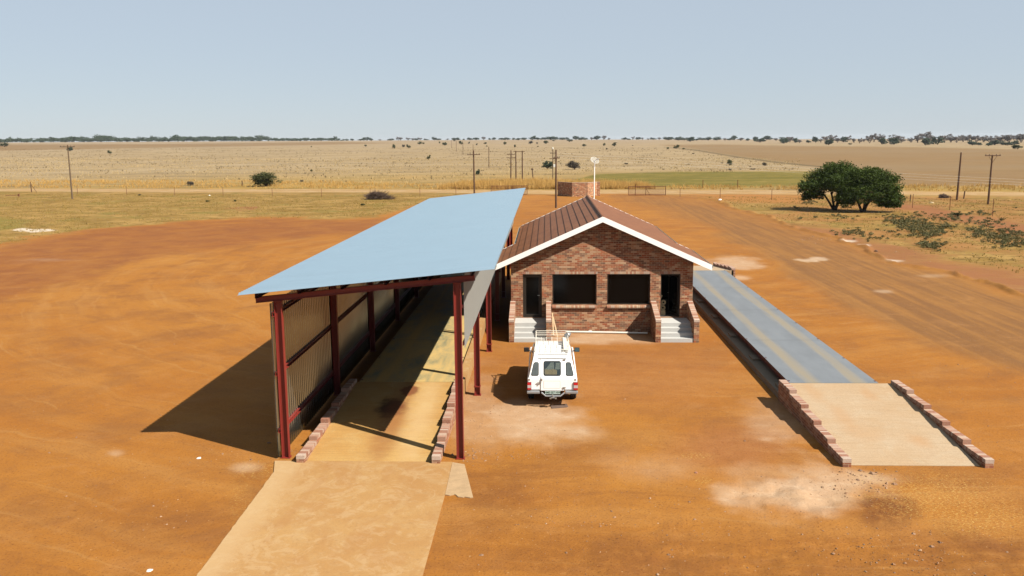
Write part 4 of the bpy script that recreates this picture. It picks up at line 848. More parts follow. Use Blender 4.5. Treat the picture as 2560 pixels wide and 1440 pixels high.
def acacia(u, v, blobs, label, seed, stems, nl):
    p = gp(u, v); r = empty('acacia_tree', p); tag(r, label, 'tree'); g = np.random.default_rng(seed)
    m = MB()
    for s in stems:
        top = Vector(s); base = Vector((top.x*.06, top.y*.06, -.1)); pts = limb(m, base, top, .17, .085, g, .08)
        near = sorted(blobs, key=lambda b: (Vector(b[:3])-top).length)[:5]
        for b in near:
            e = Vector(b[:3]); q = limb(m, pts[-1 if g.random() < .6 else -2], e, .075, .03, g, .1)
            for k in range(5): limb(m, q[-2], e+Vector(unit(1, g)[0]*np.array(b[3:6])*.85), .03, .01, g, .1, 3)
    m.build('trunk', MT['bark'], r)
    P, U, V = leaves(blobs, nl, .125, g, .20, low=-.8); quads_obj('crown', P, U, V, MT['leaf_dark'], r)
acacia(2087, 525, [(-2.9,0,2.5,1.35,1.5,1.0),(-1.9,.6,3.7,1.6,1.8,1.15),(-.6,-.3,4.5,1.5,1.7,1.15),(.7,.2,4.6,1.4,1.8,1.15),(-3.4,-.3,2.9,1.0,1.2,.75),(-3.2,0,1.75,.8,.9,.55),(.4,-.9,3.2,1.6,1.4,1.3),(-1.4,-.9,3.0,1.6,1.3,1.1),(1.5,.3,3.6,1.2,1.6,1.2),(.2,1.2,3.4,1.8,1.6,1.3),(-2.3,-.5,1.8,.9,.8,.5),(-3.5,0,1.6,.6,.8,.6),(1.6,-.7,1.7,1.0,.8,.7),(1.9,0,4.4,.9,1.2,.8),(2.1,0,3.2,.9,1.1,1.0)],
       'left one of two dark spreading thorn trees, its low boughs hanging on the left', 11, [(-1.5,0,2.0),(-.5,.3,2.3),(.4,-.3,2.2),(1.1,.5,2.3)], 40000)
acacia(2157, 530, [(-1.0,.3,3.7,1.4,1.6,1.2),(.4,0,4.3,1.4,1.6,1.0),(1.7,.3,4.1,1.3,1.5,1.0),(2.8,0,3.2,1.4,1.5,1.3),(3.2,.2,2.0,1.0,1.3,1.0),(3.0,-.6,1.6,1.3,1.2,.9),(1.7,-.9,2.6,1.5,1.2,1.2),(0,-.9,2.4,1.5,1.1,1.1),(-1.4,-.6,2.4,1.2,1.0,1.0),(-2.3,-.3,2.0,.9,.9,.8),(-1.9,-.2,1.3,.9,.7,.5),(-2.2,.1,3.3,.9,1.0,.8),(3.7,.1,1.1,.8,.8,.6),(3.0,-.3,1.0,1.0,1.0,.6),(2.2,-.8,1.2,1.0,.9,.7),(.7,-.8,1.5,.9,.8,.6),(.9,1.1,3.3,1.8,1.5,1.2),(-.9,.2,4.1,1.1,1.3,.9),(-2.0,-.5,.9,.9,.8,.55),(-1.0,-.9,1.7,1.2,.9,.8),(3.6,.2,.8,.9,.8,.45),(-2.7,-.2,2.7,1.1,1.1,.9),(-2.6,-.4,1.6,.9,.8,.7),(-3.1,.3,3.4,1.0,1.1,.9)],
       'right one of two dark spreading thorn trees, its crown drooping low on the right', 12, [(-.9,0,1.7),(.1,.3,2.0),(1.0,-.2,1.8),(2.0,.3,1.7)], 46000)
# small bush and tree kinds: unit height, shared by all copies
def proto(name, kind, seed):
    g = np.random.default_rng(seed); r = empty(name, (0, 0, 0)); m = MB()
    if kind == 'bush':
        bl = [(g.uniform(-.38, .38), g.uniform(-.3, .3), g.uniform(.3, .72), g.uniform(.2, .34), g.uniform(.2, .34), g.uniform(.18, .28)) for _ in range(8)]; mat, n, sz = 'leaf_olive', 1500, .085
    elif kind == 'round':
        bl = [(g.uniform(-.36, .36), g.uniform(-.3, .3), g.uniform(.24, .70), .3, .3, .27) for _ in range(11)]; mat, n, sz = 'leaf_olive', 5200, .05
    elif kind == 'tree':
        bl = [(g.uniform(-.34, .34), g.uniform(-.3, .3), g.uniform(.25, .76), g.uniform(.2, .32), g.uniform(.2, .3), g.uniform(.18, .28)) for _ in range(9)]; mat, n, sz = 'leaf_far', 1300, .10
    elif kind == 'bare':
        bl = [(g.uniform(-.36, .36), g.uniform(-.3, .3), g.uniform(.35, .84), .26, .26, .2) for _ in range(8)]; mat, n, sz = 'leaf_bare', 1100, .08
    else:
        bl = [(g.uniform(-.35, .35), g.uniform(-.3, .3), g.uniform(.25, .7), .26, .26, .26) for _ in range(8)]; mat, n, sz = 'leaf_grey', 2600, .055
    for b in bl[:6]:
        limb(m, (0, 0, -.02), b[:3], .028, .010, g, .06, 3)
        if kind in ('bare', 'twiggy'):
            for _ in range(7): limb(m, b[:3], np.array(b[:3])+unit(1, g)[0]*[.25, .25, .2], .010, .004, g, .05, 2)
    m.build('trunk' if kind in ('tree', 'bare') else 'stem', MT['bark' if kind != 'bare' else 'twig'], r, uv=False)
    P, U, V = leaves(bl, n, sz, g, .3, low=-.95); P[:, 2] = np.abs(P[:, 2]); quads_obj('crown' if kind in ('tree', 'bare') else 'foliage', P, U, V, MT[mat], r)
    return r
PROTO = {}; USED = {}
for kd, nm in (('bush', 'bush'), ('round', 'bush'), ('tree', 'tree'), ('bare', 'bare_tree'), ('twiggy', 'shrub')):
    PROTO[kd] = [proto(nm, kd, 40+i*7+len(kd)) for i in range(3 if kd in ('tree', 'bare', 'bush') else 1)]; USED[kd] = [False]*len(PROTO[kd])
rt = random.Random(21)
def plant(u, v, h, w_, kind, label, cat, group=None, d=None):
    "h, w_: size in pixels of the 2560 px photograph"
    if d is None: p = place(u, v)
    else:
        q = ray(u, v); q = q/np.hypot(q[0], q[1]); p = Vector((q[0]*d, q[1]*d, float(terr(q[0]*d, q[1]*d))))
    s = pxm(p); hh, ww = h/s, w_/s; i = rt.randrange(len(PROTO[kind])); o = PROTO[kind][i]
    if USED[kind][i]: o = copy_tree(o)
    USED[kind][i] = True
    o.location = p; o.scale = (ww, ww, hh*1.08); o.rotation_euler.z = rt.uniform(-.5, .5) if w_ > 60 else rt.uniform(0, 6.28); tag(o, label, cat, group)
    if not group and 'group' in o.keys(): del o['group']
    return o
PL = 'small thorn bush scattered on the pale grass plain beyond the road'; PG = 'thorn bushes scattered on the plain'
D6 = lambda x, y: (1100+x/4.129, 330+y/4.129)
for x, y, h, w_, k in ((48,138,32,36,0),(220,130,42,38,0),(300,122,25,24,0),(380,138,24,22,0),(465,126,24,28,0),(482,152,15,14,0),(148,96,18,18,0),(672,132,37,32,0),(773,160,30,22,0),(932,124,42,52,1),(1005,124,24,24,1),(1095,124,40,46,0),(1175,96,18,24,0),(1340,102,30,46,0),(1492,150,30,36,0),(1695,144,30,32,0),(1718,182,20,22,1),(2352,180,27,26,0),(2515,180,16,24,0),(1010,155,12,14,0),(1990,142,10,18,1),(245,275,9,18,1),(258,330,9,14,1)):
    u, v = D6(x, y); plant(u, v, h/4.129, w_/4.129, 'twiggy' if k else 'bush', PL if not k else 'leafless grey shrub scattered on the pale grass plain beyond the road', 'bush' if not k else 'shrub', PG if not k else 'grey shrubs scattered on the plain')
D7 = lambda x, y: (400+x/3.2, 330+y/3.2)
for x, y, h, w_, k in ((1645,118,18,16,0),(1872,134,36,32,0),(1944,122,28,24,1),(1990,130,33,28,0),(2076,100,26,34,0),(2107,98,15,16,0),(2236,92,18,15,0),(2278,108,25,28,0),(2148,222,42,26,0),(1210,124,13,11,0),(1130,400,22,26,1),(1210,318,22,18,0)):
    u, v = D7(x, y); plant(u, v, h/3.2, w_/3.2, 'twiggy' if k else 'bush', PL if not k else 'leafless grey shrub scattered on the pale grass plain beyond the road', 'bush' if not k else 'shrub', PG if not k else 'grey shrubs scattered on the plain')
D8 = lambda x, y: (1500+x/4.267, 330+y/4.267)
for x, y, h, w_ in ((1380,408,22,36),(287,346,20,44),(1640,402,18,60),(1000,234,14,28),(1300,335,14,24),(1605,372,12,18),(1155,370,10,16),(805,384,10,20),(760,386,9,18),(445,410,9,20),(1495,402,14,22)):
    u, v = D8(x, y); plant(u, v, h/4.267, w_/4.267, 'twiggy', 'leafless grey shrub scattered on the pale grass plain beyond the road', 'shrub', 'grey shrubs scattered on the plain')
for a in ((665,466,34,58,'round','large round dark olive bush alone on the plain beyond the left fence','bush'),(1437,424,27,38,'twiggy','wide dark twiggy shrub on the plain between the middle pole and the dish mast','shrub'),(1369,423,20,22,'tree','small green tree beside the pole with white boxes','tree'),
          (1194,438,15,10,'tree','small green sapling just right of the crossarm pole behind the shed roof','tree'),(1262,462,14,19,'bush','olive bush behind the left mesh gate','bush'),(1329,470,14,17,'twiggy','grey green shrub in the tall grass left of the gateway wall','shrub'),
          (1824,414,15,17,'bush','green bush on the plain behind the green field','bush'),(1913,415,11,14,'twiggy','grey leafless shrub near the edge of the brown field','shrub'),(1536,366,11,14,'bush','dark round bush, biggest on the plain above the dish mast','bush'),(1690,372,11,12,'bush','green bush at the near corner of the right brown field','bush'),
          (175,378,11,12,'tree','small dark tree just right of the top of the leftmost pole','tree'),(275,385,10,8,'bush','small dark narrow bush on the left of the plain','bush'),(11,367,10,19,'bush','low dark bush at the left end of the brown field','bush'),(477,464,14,16,'twiggy','grey tuft like shrub beyond the left fence','shrub'),
          (2395,541,11,24,'bush','low dark bush by the fence at the right','bush'),(348,489,5,9,'twiggy','small dry shrub just inside the left fence','shrub'),(520,505,5,9,'bush','low tuft bush in the left grass, nearer the post','bush'),(588,504,5,8,'bush','low tuft bush in the left grass, nearer the brush pile','bush'),(908,514,6,10,'bush','low dark bush in front of the brush pile','bush'),
          (2544,373,13,19,'bush','dark bush at the right edge of the view below the tree line','bush'),(2125,362,4,7,'bush','tiny dark bush on the far edge of the right brown field','bush')):
    plant(*a)
HL, HG = 'dark green tree standing small in the line along the horizon', 'green trees along the horizon'
BL, BG = 'leafless grey tree standing small in the line along the horizon', 'leafless trees along the horizon'
def hz(u, v, h, w_, k, d):
    plant(u, v, h, w_, 'bare' if k else 'tree', BL if k else HL, 'tree', BG if k else HG, d)
for x, y, h, w_, k in ((150,79,20,30,0),(310,79,22,50,0),(370,79,22,70,0),(450,79,30,38,1),(515,82,18,26,0),(560,82,22,40,0),(640,80,20,60,0),(700,80,22,60,0),(760,80,18,36,0),(810,80,18,60,0),(865,80,20,60,0),(955,82,38,60,0),(1010,82,22,50,0),(1085,84,28,80,0),(1145,84,32,80,0),(1195,84,26,60,0),(1260,82,22,60,0),(1300,82,22,50,0),(1405,84,34,70,0),(1455,84,28,60,0),(1500,84,18,50,0),(1565,84,26,30,1),(1620,84,36,70,0),(1690,84,38,42,1),(1745,84,20,24,1),(1900,84,22,42,0),(1945,84,16,36,0),(1990,84,28,28,1),(2050,84,24,42,0),(2090,84,22,18,1),(2150,84,16,22,1),(2200,86,20,50,0),(2260,86,22,36,1),(2350,82,28,70,0),(2390,82,24,50,0),(2450,80,30,70,0),(2500,82,24,50,0)):
    u, v = D6(x, y); hz(u, v, h/4.129*1.12, w_/4.129*1.15, k, rt.uniform(1750, 2000))
for x, y, h, w_, k in ((735,88,30,76,0),(840,84,30,60,0),(900,88,26,60,0),(960,102,44,90,0),(1030,86,18,50,0),(1090,88,26,70,0),(1155,92,34,70,0),(1245,90,34,90,0),(1335,92,22,44,1),(1380,92,22,50,0),(1430,94,42,80,0),(1500,92,28,70,1),(1575,94,24,44,0),(1660,97,38,60,0),(1705,110,42,90,0),(1780,95,40,90,0),(1880,98,24,54,1),(1960,112,50,80,0),(2010,104,46,70,1)):
    u, v = D8(x, y); hz(u, v, h/4.267*1.1, w_/4.267*1.1, k, None if y > 98 else rt.uniform(1500, 1800))
DZ = lambda x, y: (1900+x/3.879, 330+y/3.879)
for x, y, h, w_, k in ((232,104,52,74,0),(290,98,44,56,1),(345,96,42,60,0),(385,98,30,40,1),(470,102,26,36,0),(540,105,52,66,0),(590,98,34,40,1),(640,112,66,80,1),(665,126,60,70,0),(705,100,56,60,1),(752,94,40,46,1),(812,103,50,60,0),(850,98,52,50,1),(912,96,40,36,1),(968,94,44,38,1),(1008,98,30,28,1),(1060,108,60,60,1),(1105,112,70,70,1),(1165,110,72,70,1),(1185,120,56,80,0),(1260,100,48,60,1),(1320,104,66,120,1),(1300,122,60,90,0),(1370,100,44,60,1),(1465,98,44,60,1),(1530,100,66,70,1),(1590,104,86,100,1),(1605,128,64,90,0),(1660,104,66,60,1),(1720,122,70,80,0),(1790,100,70,90,1),(1850,100,56,80,1),(1910,100,58,90,1),(1970,98,60,80,1),(2035,98,66,90,1),(2060,128,44,70,0),(2100,98,58,80,1),(2120,130,26,44,0),(2165,100,60,80,1),(2230,102,60,90,1),(2215,134,26,70,0),(2275,126,44,90,0),(2300,104,56,80,1),(2355,106,62,90,1),(2390,130,36,100,0),(2415,106,74,80,1),(2460,126,40,70,0),(2475,108,66,70,1),(2530,110,78,80,1),(2590,112,66,90,1),(2640,112,60,90,1),(2700,112,70,100,0)):
    u, v = DZ(x, y); hz(u, v, h/3.879*1.06, w_/3.879*1.1, k, None if y > 118 else rt.uniform(1050, 1250))
for x, h, w_, k in ((1060,16,50,0),(1120,12,40,0),(1170,20,34,0),(1235,18,32,0),(1290,13,44,0),(1350,12,44,1),(1400,10,40,0),(1465,12,24,0),(1495,14,30,0),(1540,14,32,0),(1605,14,44,0),(1655,24,50,0),(1690,16,30,0),(1760,9,20,1),(1830,12,20,0),(1855,14,30,0),(1905,24,30,1),(1925,22,30,1),(1985,18,28,1),(2020,16,34,1),(2050,14,30,0),(2080,18,30,1),(2130,12,30,0),(2198,24,34,0),(2235,12,24,0),(2300,12,24,1),(2350,16,34,0),(2380,18,34,0),(2430,10,20,0)):
    u, v = D7(x, 0); hz(u, 352, h/3.2*1.1, w_/3.2*1.15, k, rt.uniform(1850, 2050))
# the left horizon is one continuous wood
g = np.random.default_rng(5); bl = []; tot = MB()
for i in range(250):
    u = -120+i*(840+130)/250+g.uniform(-3, 3); q = ray(u, 352); q = q/np.hypot(q[0], q[1]); d = g.uniform(1750, 2080); x, y = q[0]*d, q[1]*d; z = float(terr(x, y)); s = CF/d
    hpx = np.interp(u, [-100, 60, 200, 330, 450, 560, 640, 720], [5, 5.6, 7.2, 6.6, 6.8, 7.4, 6.8, 4.6])*g.uniform(.9, 1.7)
    if g.random() < .07: hpx *= 1.45
    h = hpx/s; w_ = h*g.uniform(1.0, 1.9); tot.tube([(x, y, z-1), (x, y, z+h*.6)], [h*.05, h*.03], 5)
    for k in range(3): bl.append((x+g.uniform(-.5, .5)*w_, y+g.uniform(-.5, .5)*w_, z+h*g.uniform(.36, .70), w_*.45, w_*.45, h*.32))
P, U, V = leaves(bl, 90000, 1.3, g, .32, low=-.95); wood = quads_obj('distant_wood', P, U, V, MT['leaf_far']); tag(wood, 'continuous dark wood along the left half of the horizon', 'wood', kind='stuff')

# ------------------------------------------------------------------ grass, weeds, pebbles: nobody could count these
def blades(name, P, n, h, lean, wd, mat, seed, label, cat):
    g = np.random.default_rng(seed); P = np.repeat(P, n, 0); h = np.repeat(h, n)*g.uniform(.55, 1.15, len(P)); a = g.uniform(0, 6.283, len(P)); sp = g.uniform(0, lean, len(P))*h
    base = P+np.stack([np.cos(a)*sp*.35, np.sin(a)*sp*.35, 0*a-.01], 1); ori = g.uniform(0, 6.283, len(P)); W_ = wd*g.uniform(.6, 1.4, len(P))
    U = np.stack([np.cos(ori)*W_, np.sin(ori)*W_, 0*a], 1)*.5; V = np.stack([np.cos(a)*sp, np.sin(a)*sp, h], 1)
    return tag(quads_obj(name, base, U, V, mat, tri=True), label, cat, kind='stuff')
def scatter(n, poly_uv, seed, fn=None):
    "random points of the terrain whose image falls in a polygon (sampled evenly over the ground)"
    g = np.random.default_rng(seed); P = np.array(poly_uv, float); cs = [place(float(a), float(b)) for a, b in poly_uv]
    x0, x1 = min(c.x for c in cs), max(c.x for c in cs); y0, y1 = min(c.y for c in cs), max(c.y for c in cs); out = []
    X = g.uniform(x0, x1, n); Y = g.uniform(y0, y1, n); Z = terr(X, Y); U, V = proj(X, Y, Z); k = polymask(U, V, poly_uv, .01) > .5
    if fn is not None: k &= fn(X, Y, U, V, g)
    return np.stack([X, Y, Z], 1)[k]
fm = lambda sc, th, sd: (lambda X, Y, U, V, g: fbm(X*sc, Y*sc, sd)+g.uniform(-.12, .12, len(X)) > th)
A_ = scatter(14000, [(1075,474),(1180,462),(1300,458),(1420,460),(1500,462),(1600,466),(1640,473)], 1, fm(.5, .42, 4))
B_ = scatter(9000, [(-60,470),(-60,452),(700,452),(1100,462),(1100,473)], 2, fm(.35, .50, 5)); C_ = scatter(4000, [(1640,473),(1640,466),(2000,465),(2250,464),(2620,462),(2620,481),(2100,476)], 3, fm(.35, .5, 6))
g = np.random.default_rng(8)
blades('tall_grass', np.concatenate([A_, B_, C_]), 7, np.concatenate([g.uniform(.7, 1.5, len(A_)), g.uniform(.3, .75, len(B_)), g.uniform(.3, .75, len(C_))]), .5, .05, MT['grass_tall'], 9, 'tall dry orange grass along the far side of the dirt road', 'grass')
A_ = scatter(60000, [(-80,455),(-80,395),(2000,395),(2000,430),(1480,432),(1380,450),(1100,460),(700,452)], 4, fm(.16, .56, 7)); blades('veld_grass', A_, 5, g.uniform(.25, .6, len(A_)), .6, .09, MT['grass_pale'], 10, 'pale dry grass tussocks over the wide plain', 'grass')
A_ = scatter(26000, [(-80,455),(-80,372),(1700,368),(2000,410),(2000,430),(1480,432),(1380,450),(1100,460),(700,452)], 14, fm(.09, .60, 17)); blades('low_scrub', A_, 6, g.uniform(.25, .7, len(A_)), .8, .12, MT['scrub'], 18, 'low dark dry scrub in streaks over the pale plain', 'scrub')
def nearf(X, Y, U, V, g):
    return (polymask(U+(fbm(X*.16, Y*.16, 3)-.5)*40, V, POLY['yard'], .01) < .5) & (fbm(X*.5, Y*.5, 13)+g.uniform(-.15, .15, len(X)) > .50)
A_ = scatter(52000, [(-60,620),(-60,484),(1160,490),(1000,540),(400,560),(60,620)], 5, nearf); B_ = scatter(30000, [(1680,490),(2600,500),(2620,800),(2200,620),(1900,540)], 6, lambda X, Y, U, V, g: nearf(X, Y, U, V, g) & (polymask(U, V, POLY['redpath'], .01) < .5) & (polymask(U, V, POLY['redR'], .01) < .5))
blades('short_grass', np.concatenate([A_, B_]), 5, g.uniform(.06, .22, len(A_)+len(B_)), .8, .035, MT['grass_short'], 12, 'short yellow green grass around the yard', 'grass')
W = []
for (u, v, a, b, n) in ((2245,552,34,9,500),(2290,566,50,20,1500),(2320,583,40,13,900),(2360,570,18,7,250),(2325,616,30,9,450),(2440,585,24,9,350),(2520,590,60,18,1200),(2540,608,40,10,500),(2130,584,34,7,300),(2025,508,18,5,120),(1990,521,8,3,60),(2380,545,40,8,260),(2200,600,40,5,150),(2450,560,60,8,300),(2100,545,90,8,260),(2440,535,60,7,200)):
    for k in range(n//3):
        x = rt.gauss(0, .62); y = rt.gauss(0, .62); p = gp(u+x*a, v+y*b); W.append((p.x, p.y, 0))
W = np.array(W); g = np.random.default_rng(31); hh = g.uniform(.08, .34, len(W)); bl = [(x, y, h*.5, h*.7, h*.7, h*.5) for (x, y, _), h in zip(W, hh)]
P, U, V = leaves(bl, 36000, .085, g, .5); P[:, 2] = np.abs(P[:, 2]); tag(quads_obj('weeds', P, U, V, MT['weed']), 'grey green low weeds on the red ground right of the yard', 'weeds', kind='stuff')
def pebbles(name, pts, sizes, label, seed):
    g = np.random.default_rng(seed); m_v = []; m_f = []
    base = np.array([(1,0,.1),(.3,.9,0),(-.8,.6,.05),(-.9,-.5,0),(.2,-1,.1),(.5,.1,.7),(-.4,.2,.65),(-.1,-.5,.6)]); F = [(0,1,5),(1,2,6),(1,6,5),(2,3,6),(3,7,6),(3,4,7),(4,0,5),(4,5,7),(5,6,7)]
    for p, s in zip(pts, sizes):
        a = g.uniform(0, 6.28); q = base*[1, g.uniform(.6, 1), g.uniform(.6, 1.1)]*s*g.uniform(.8, 1.2, (8, 1)); c, sn = math.cos(a), math.sin(a); q = np.stack([q[:, 0]*c-q[:, 1]*sn, q[:, 0]*sn+q[:, 1]*c, q[:, 2]], 1)+p; n = len(m_v); m_v += [tuple(t) for t in q]; m_f += [tuple(n+i for i in f) for f in F]
    m = MB(); m.v = m_v; m.f = m_f; return tag(m.build(name, MT['stone'], uv=False), label, 'stones', kind='stuff')
g = np.random.default_rng(17); pts = []; sz = []
for (u, v, a, b, n, s) in ((1640,1300,420,150,520,.022),(2300,1380,260,80,330,.026),(500,1230,300,160,260,.02),(1170,1140,60,16,90,.030),(1200,1050,70,60,160,.024),(2140,1200,80,40,160,.04),(1300,1140,120,8,70,.028),(2300,620,160,30,90,.05),(640,1200,50,60,110,.028),(300,900,400,180,160,.02),(1600,900,300,90,140,.018),(2330,900,300,200,240,.022),(720,1130,26,16,60,.022),(2050,600,70,16,60,.08)):
    for k in range(n):
        uu, vv = g.normal(u, a*.55), g.normal(v, b*.55)
        if vv > 1500 or vv < 540 or (480 < uu < 1140 and vv > 1158): continue
        p = gp(uu, vv); 
        if -6.9 < p.x < -2.9 and p.y > 22.9 or 7.8 < p.x < 12 and 22.9 < p.y < 61 or -1.8 < p.x < 6.8 and p.y > 37.5: continue
        pts.append((p.x, p.y, 0)); sz.append(s*.55*g.lognormal(0, .5))
pebbles('pebbles', pts, sz, 'small stones strewn over the orange dirt yard', 3)

# ------------------------------------------------------------------ poles, masts, fences and the things out in the yard
def pole(u, v, tv, label, mat='pole_wood', arms=(), r0=.14, tu=None, brace=False, extra=None, top=None):
    p = place(u, v); s = pxm(p); t = yp(tu if tu is not None else u, tv, p.y); h = t[2]-p.z; r = empty('utility_pole', p); tag(r, label, 'utility pole', 'wooden poles of the power lines')
    lx = t[0]-p.x if tu is not None else 0
    m = MB(); m.tube([(0, 0, -.3), (lx*.5, 0, h*.5), (lx, 0, h)], [r0, r0*.85, r0*.68], 8); m.build('pole', MT[mat], r)
    for av, half in arms:
        z = yp(u, av, p.y)[2]-p.z; wv = half/s; x = lx*z/h; m = MB(); m.box(x-wv, x+wv, -r0-.05, -r0+.05, z-.055, z+.055)
        if brace:
            for q in (-1, 1): m.tube([(x, -r0-.02, z-.9), (x+q*wv*.55, -r0-.02, z)], .025, 4)
        m.build('crossarm', MT[mat], r)
        for q in (-.9, -.45, .45, .9):
            m = MB(); m.tube([(x+q*wv, -r0, z+.05), (x+q*wv, -r0, z+.2)], .035, 6); m.build('insulator', MT['black_plastic'], r)
    return r, p, h, s
pole(181, 498, 362, 'tall pale leaning pole with a single crossarm at the far left, inside the fence', 'pole_pale', [(367, 19)], .13, tu=169)
pole(1186, 486, 376, 'dark pole with one wide crossarm rising behind the blue shed roof', arms=[(386.5, 16)], tu=1184)
pm, pp, ph, ps = pole(1390, 520, 374, 'tallest dark pole standing on the dirt just behind the office roof ridge', arms=[(395, 9)], r0=.13)
pole(1277, 457, 376, 'dark pole with two crossarms left of the twin pole frame', arms=[(386, 10), (394.5, 11)], tu=1277.5)
pole(1222.5, 419, 367, 'slim bare pole without crossarm on the plain, right of the crossarm pole', r0=.12)
pole(2392, 500, 381, 'thick pole without crossarm right of the big trees', r0=.15, tu=2403)
pole(2470, 511, 387, 'rightmost pole, with a braced crossarm', arms=[(389, 19)], tu=2481, brace=True)
pole(1334, 458, 420, 'short crooked leaning pole stump left of the twin boxes pole', tu=1330, r0=.12, arms=[(424, 3)])
for u, v, tv in ((1183, 393, 361), (1157.6, 387, 355), (1141, 379, 351), (1129, 370, 350)):
    pole(u, v, tv, {1183: 'distant slim pole seen just above the crossarm pole', 1157.6: 'nearest of the row of tiny poles running to the horizon', 1141: 'middle one of the row of tiny poles running to the horizon', 1129: 'farthest of the row of tiny poles running to the horizon'}[u], r0=.13)
p = place(1298, 449); s = pxm(p); r = empty('pole_frame', p); tag(r, 'twin dark poles joined by one crossarm at their tops, on the plain', 'pole frame'); h = yp(1298, 377, p.y)[2]-p.z
for q in (-8, 8): m = MB(); m.tube([(q/s, 0, -.3), (q/s, 0, h)], [.15, .11], 8); m.build('pole', MT['pole_wood'], r)
m = MB(); m.box(-14/s, 14/s, -.2, -.08, h-.22, h-.1); m.build('crossarm', MT['pole_wood'], r)
r, p, h, s = pole(1382, 457, 372, 'grey pole carrying two white boxes just left of the tall middle pole', 'pole_pale', [(383, 7), (397, 8)], .10)
m = MB(); m.box(.10, .52, -.25, .1, yp(1385, 418, p.y)[2]-p.z, yp(1385, 411, p.y)[2]-p.z); m.build('box', MT['pvc'], r, bevel=.03); m = MB(); m.lathe([(.14, h-.05), (.14, h+.2), (.06, h+.32)], n=10); m.build('lamp_head', MT['pvc'], r)
# conductors from the middle pole to the right
m = MB(); a = Vector((pp.x, pp.y, ph-.4))
for k in range(3):
    e = Vector(yp(2760, 459+k*7, 104)); q0 = a+Vector((0, 0, -.30*k)); pts = [q0.lerp(e, i/10)-Vector((0, 0, .5*4*(i/10)*(1-i/10)*.3)) for i in range(11)]; m.tube(pts, .010, 4)
tag(m.build('power_line', MT['pvc'], uv=False), 'three thin pale wires passing in front of the big thorn trees', 'power line')
# dish mast behind the office
Y_ = 76; q = yp(1484, 520, Y_); top = yp(1486.5, 402, Y_); r = empty('dish_mast', (q[0], Y_, 0)); tag(r, 'slim white mast with a round mesh dish behind the office roof', 'antenna mast')
m = MB(); m.tube([(0, 0, 0), (top[0]-q[0], 0, top[2])], .045, 10); m.build('mast', MT['white_paint'], r)
dm = MB(); cz = top[2]+.02; cx = top[0]-q[0]; Rd = .37; ax = Vector((.30, -.62, .72)).normalized(); e1 = ax.cross(Vector((0, 0, 1))).normalized(); e2 = e1.cross(ax)
def dp(a, b): return Vector((cx, 0, cz))+e1*a+e2*b+ax*((a*a+b*b)*.45-.02)
for k in range(19):
    c = -Rd+2*Rd*(k+.5)/19; L = math.sqrt(Rd*Rd-c*c); dm.tube([dp(c, -L+2*L*i/8) for i in range(9)], .007, 4); 
    if k % 3 == 0: dm.tube([dp(-L+2*L*i/8, c) for i in range(9)], .008, 4)
dm.tube([dp(Rd*math.cos(t*math.pi/12), Rd*math.sin(t*math.pi/12)) for t in range(25)], .014, 5); dm.build('dish', MT['dish'], r, uv=False)
dm = MB(); f = Vector((cx+.02, -.1, cz)); dm.beam(f, f+Vector((.32, -.28, .20)), .05, .05); dm.box(cx-.06, cx+.06, -.08, .08, cz-.12, cz+.04); dm.build('feed_arm', MT['white_paint'], r)
# folded brick gateway wall
r = empty('gateway_wall', (5, 137, 0)); tag(r, 'free standing folded brick wall beside the yard entrance', 'wall'); PT = [(1.75, 139.3), (3.95, 136.4), (6.35, 136.5), (7.85, 138.0), (8.3, 138.0)]
for a, b in zip(PT[:-1], PT[1:]):
    d = Vector((b[0]-a[0], b[1]-a[1])).normalized()*.02; n = Vector((-d.y, d.x))*6; m = MB(); m.hexa([(a[0], a[1], -.2), (b[0], b[1], -.2), (b[0]+n.x*1, b[1]+n.y, -.2), (a[0]+n.x, a[1]+n.y, -.2)], [(a[0], a[1], 2.05), (b[0], b[1], 2.05), (b[0]+n.x, b[1]+n.y, 2.05), (a[0]+n.x, a[1]+n.y, 2.05)]); m.build('panel', MT['gate_brick'], r, world=True)
    n2 = n*1.2; m = MB(); m.hexa([(a[0]-n.x*.1, a[1]-n.y*.1, 2.052), (b[0]-n.x*.1, b[1]-n.y*.1, 2.052), (b[0]+n2.x, b[1]+n2.y, 2.052), (a[0]+n2.x, a[1]+n2.y, 2.052)], [(a[0]-n.x*.1, a[1]-n.y*.1, 2.12), (b[0]-n.x*.1, b[1]-n.y*.1, 2.12), (b[0]+n2.x, b[1]+n2.y, 2.12), (a[0]+n2.x, a[1]+n2.y, 2.12)]); m.build('coping', MT['coping'], r, world=True)
def gate(u0, u1, vt, vb, label, posts):
    a = place(u0, vb); s = pxm(a); L = (u1-u0)/s; h = (vb-vt)/s; r = empty('mesh_gate', a); tag(r, label, 'gate', 'rusty mesh gates')
    m = MB()
    for z in (.1, h): m.tube([(0, 0, z), (L, 0, z)], .045, 6)
    for f in (0, 1): m.tube([(f*L, 0, .1), (f*L, 0, h)], .045, 6)
    m.build('frame', MT['rust'], r); m = MB()
    for k in range(1, int(L/.16)): m.box(k*.16-.013, k*.16+.013, -.007, .007, .1, h)
    for k in range(1, int(h/.16)): m.box(0, L, -.012, -.004, .1+k*.15-.012, .1+k*.15+.012)
    m.build('mesh', MT['rust'], r)
    for f, hh in posts: m = MB(); m.tube([(f*L, -.06, -.1), (f*L, -.06, hh)], .05, 6); m.build('post', MT['rust'], r)
    m = MB(); m.tube([(L*.47, -.05, h*.8), (L*.58, -.05, .1)], .03, 5); m.build('brace', MT['rust'], r)
gate(1228, 1318, 465, 488, 'rusty mesh gate left of the brick gateway wall, half behind the shed roof', [(.58, 1.5)])
gate(1571, 1663, 466.5, 489, 'rusty mesh gate with a diagonal brace right of the brick gateway wall', [(.19, 1.75), (.47, 1.4)])
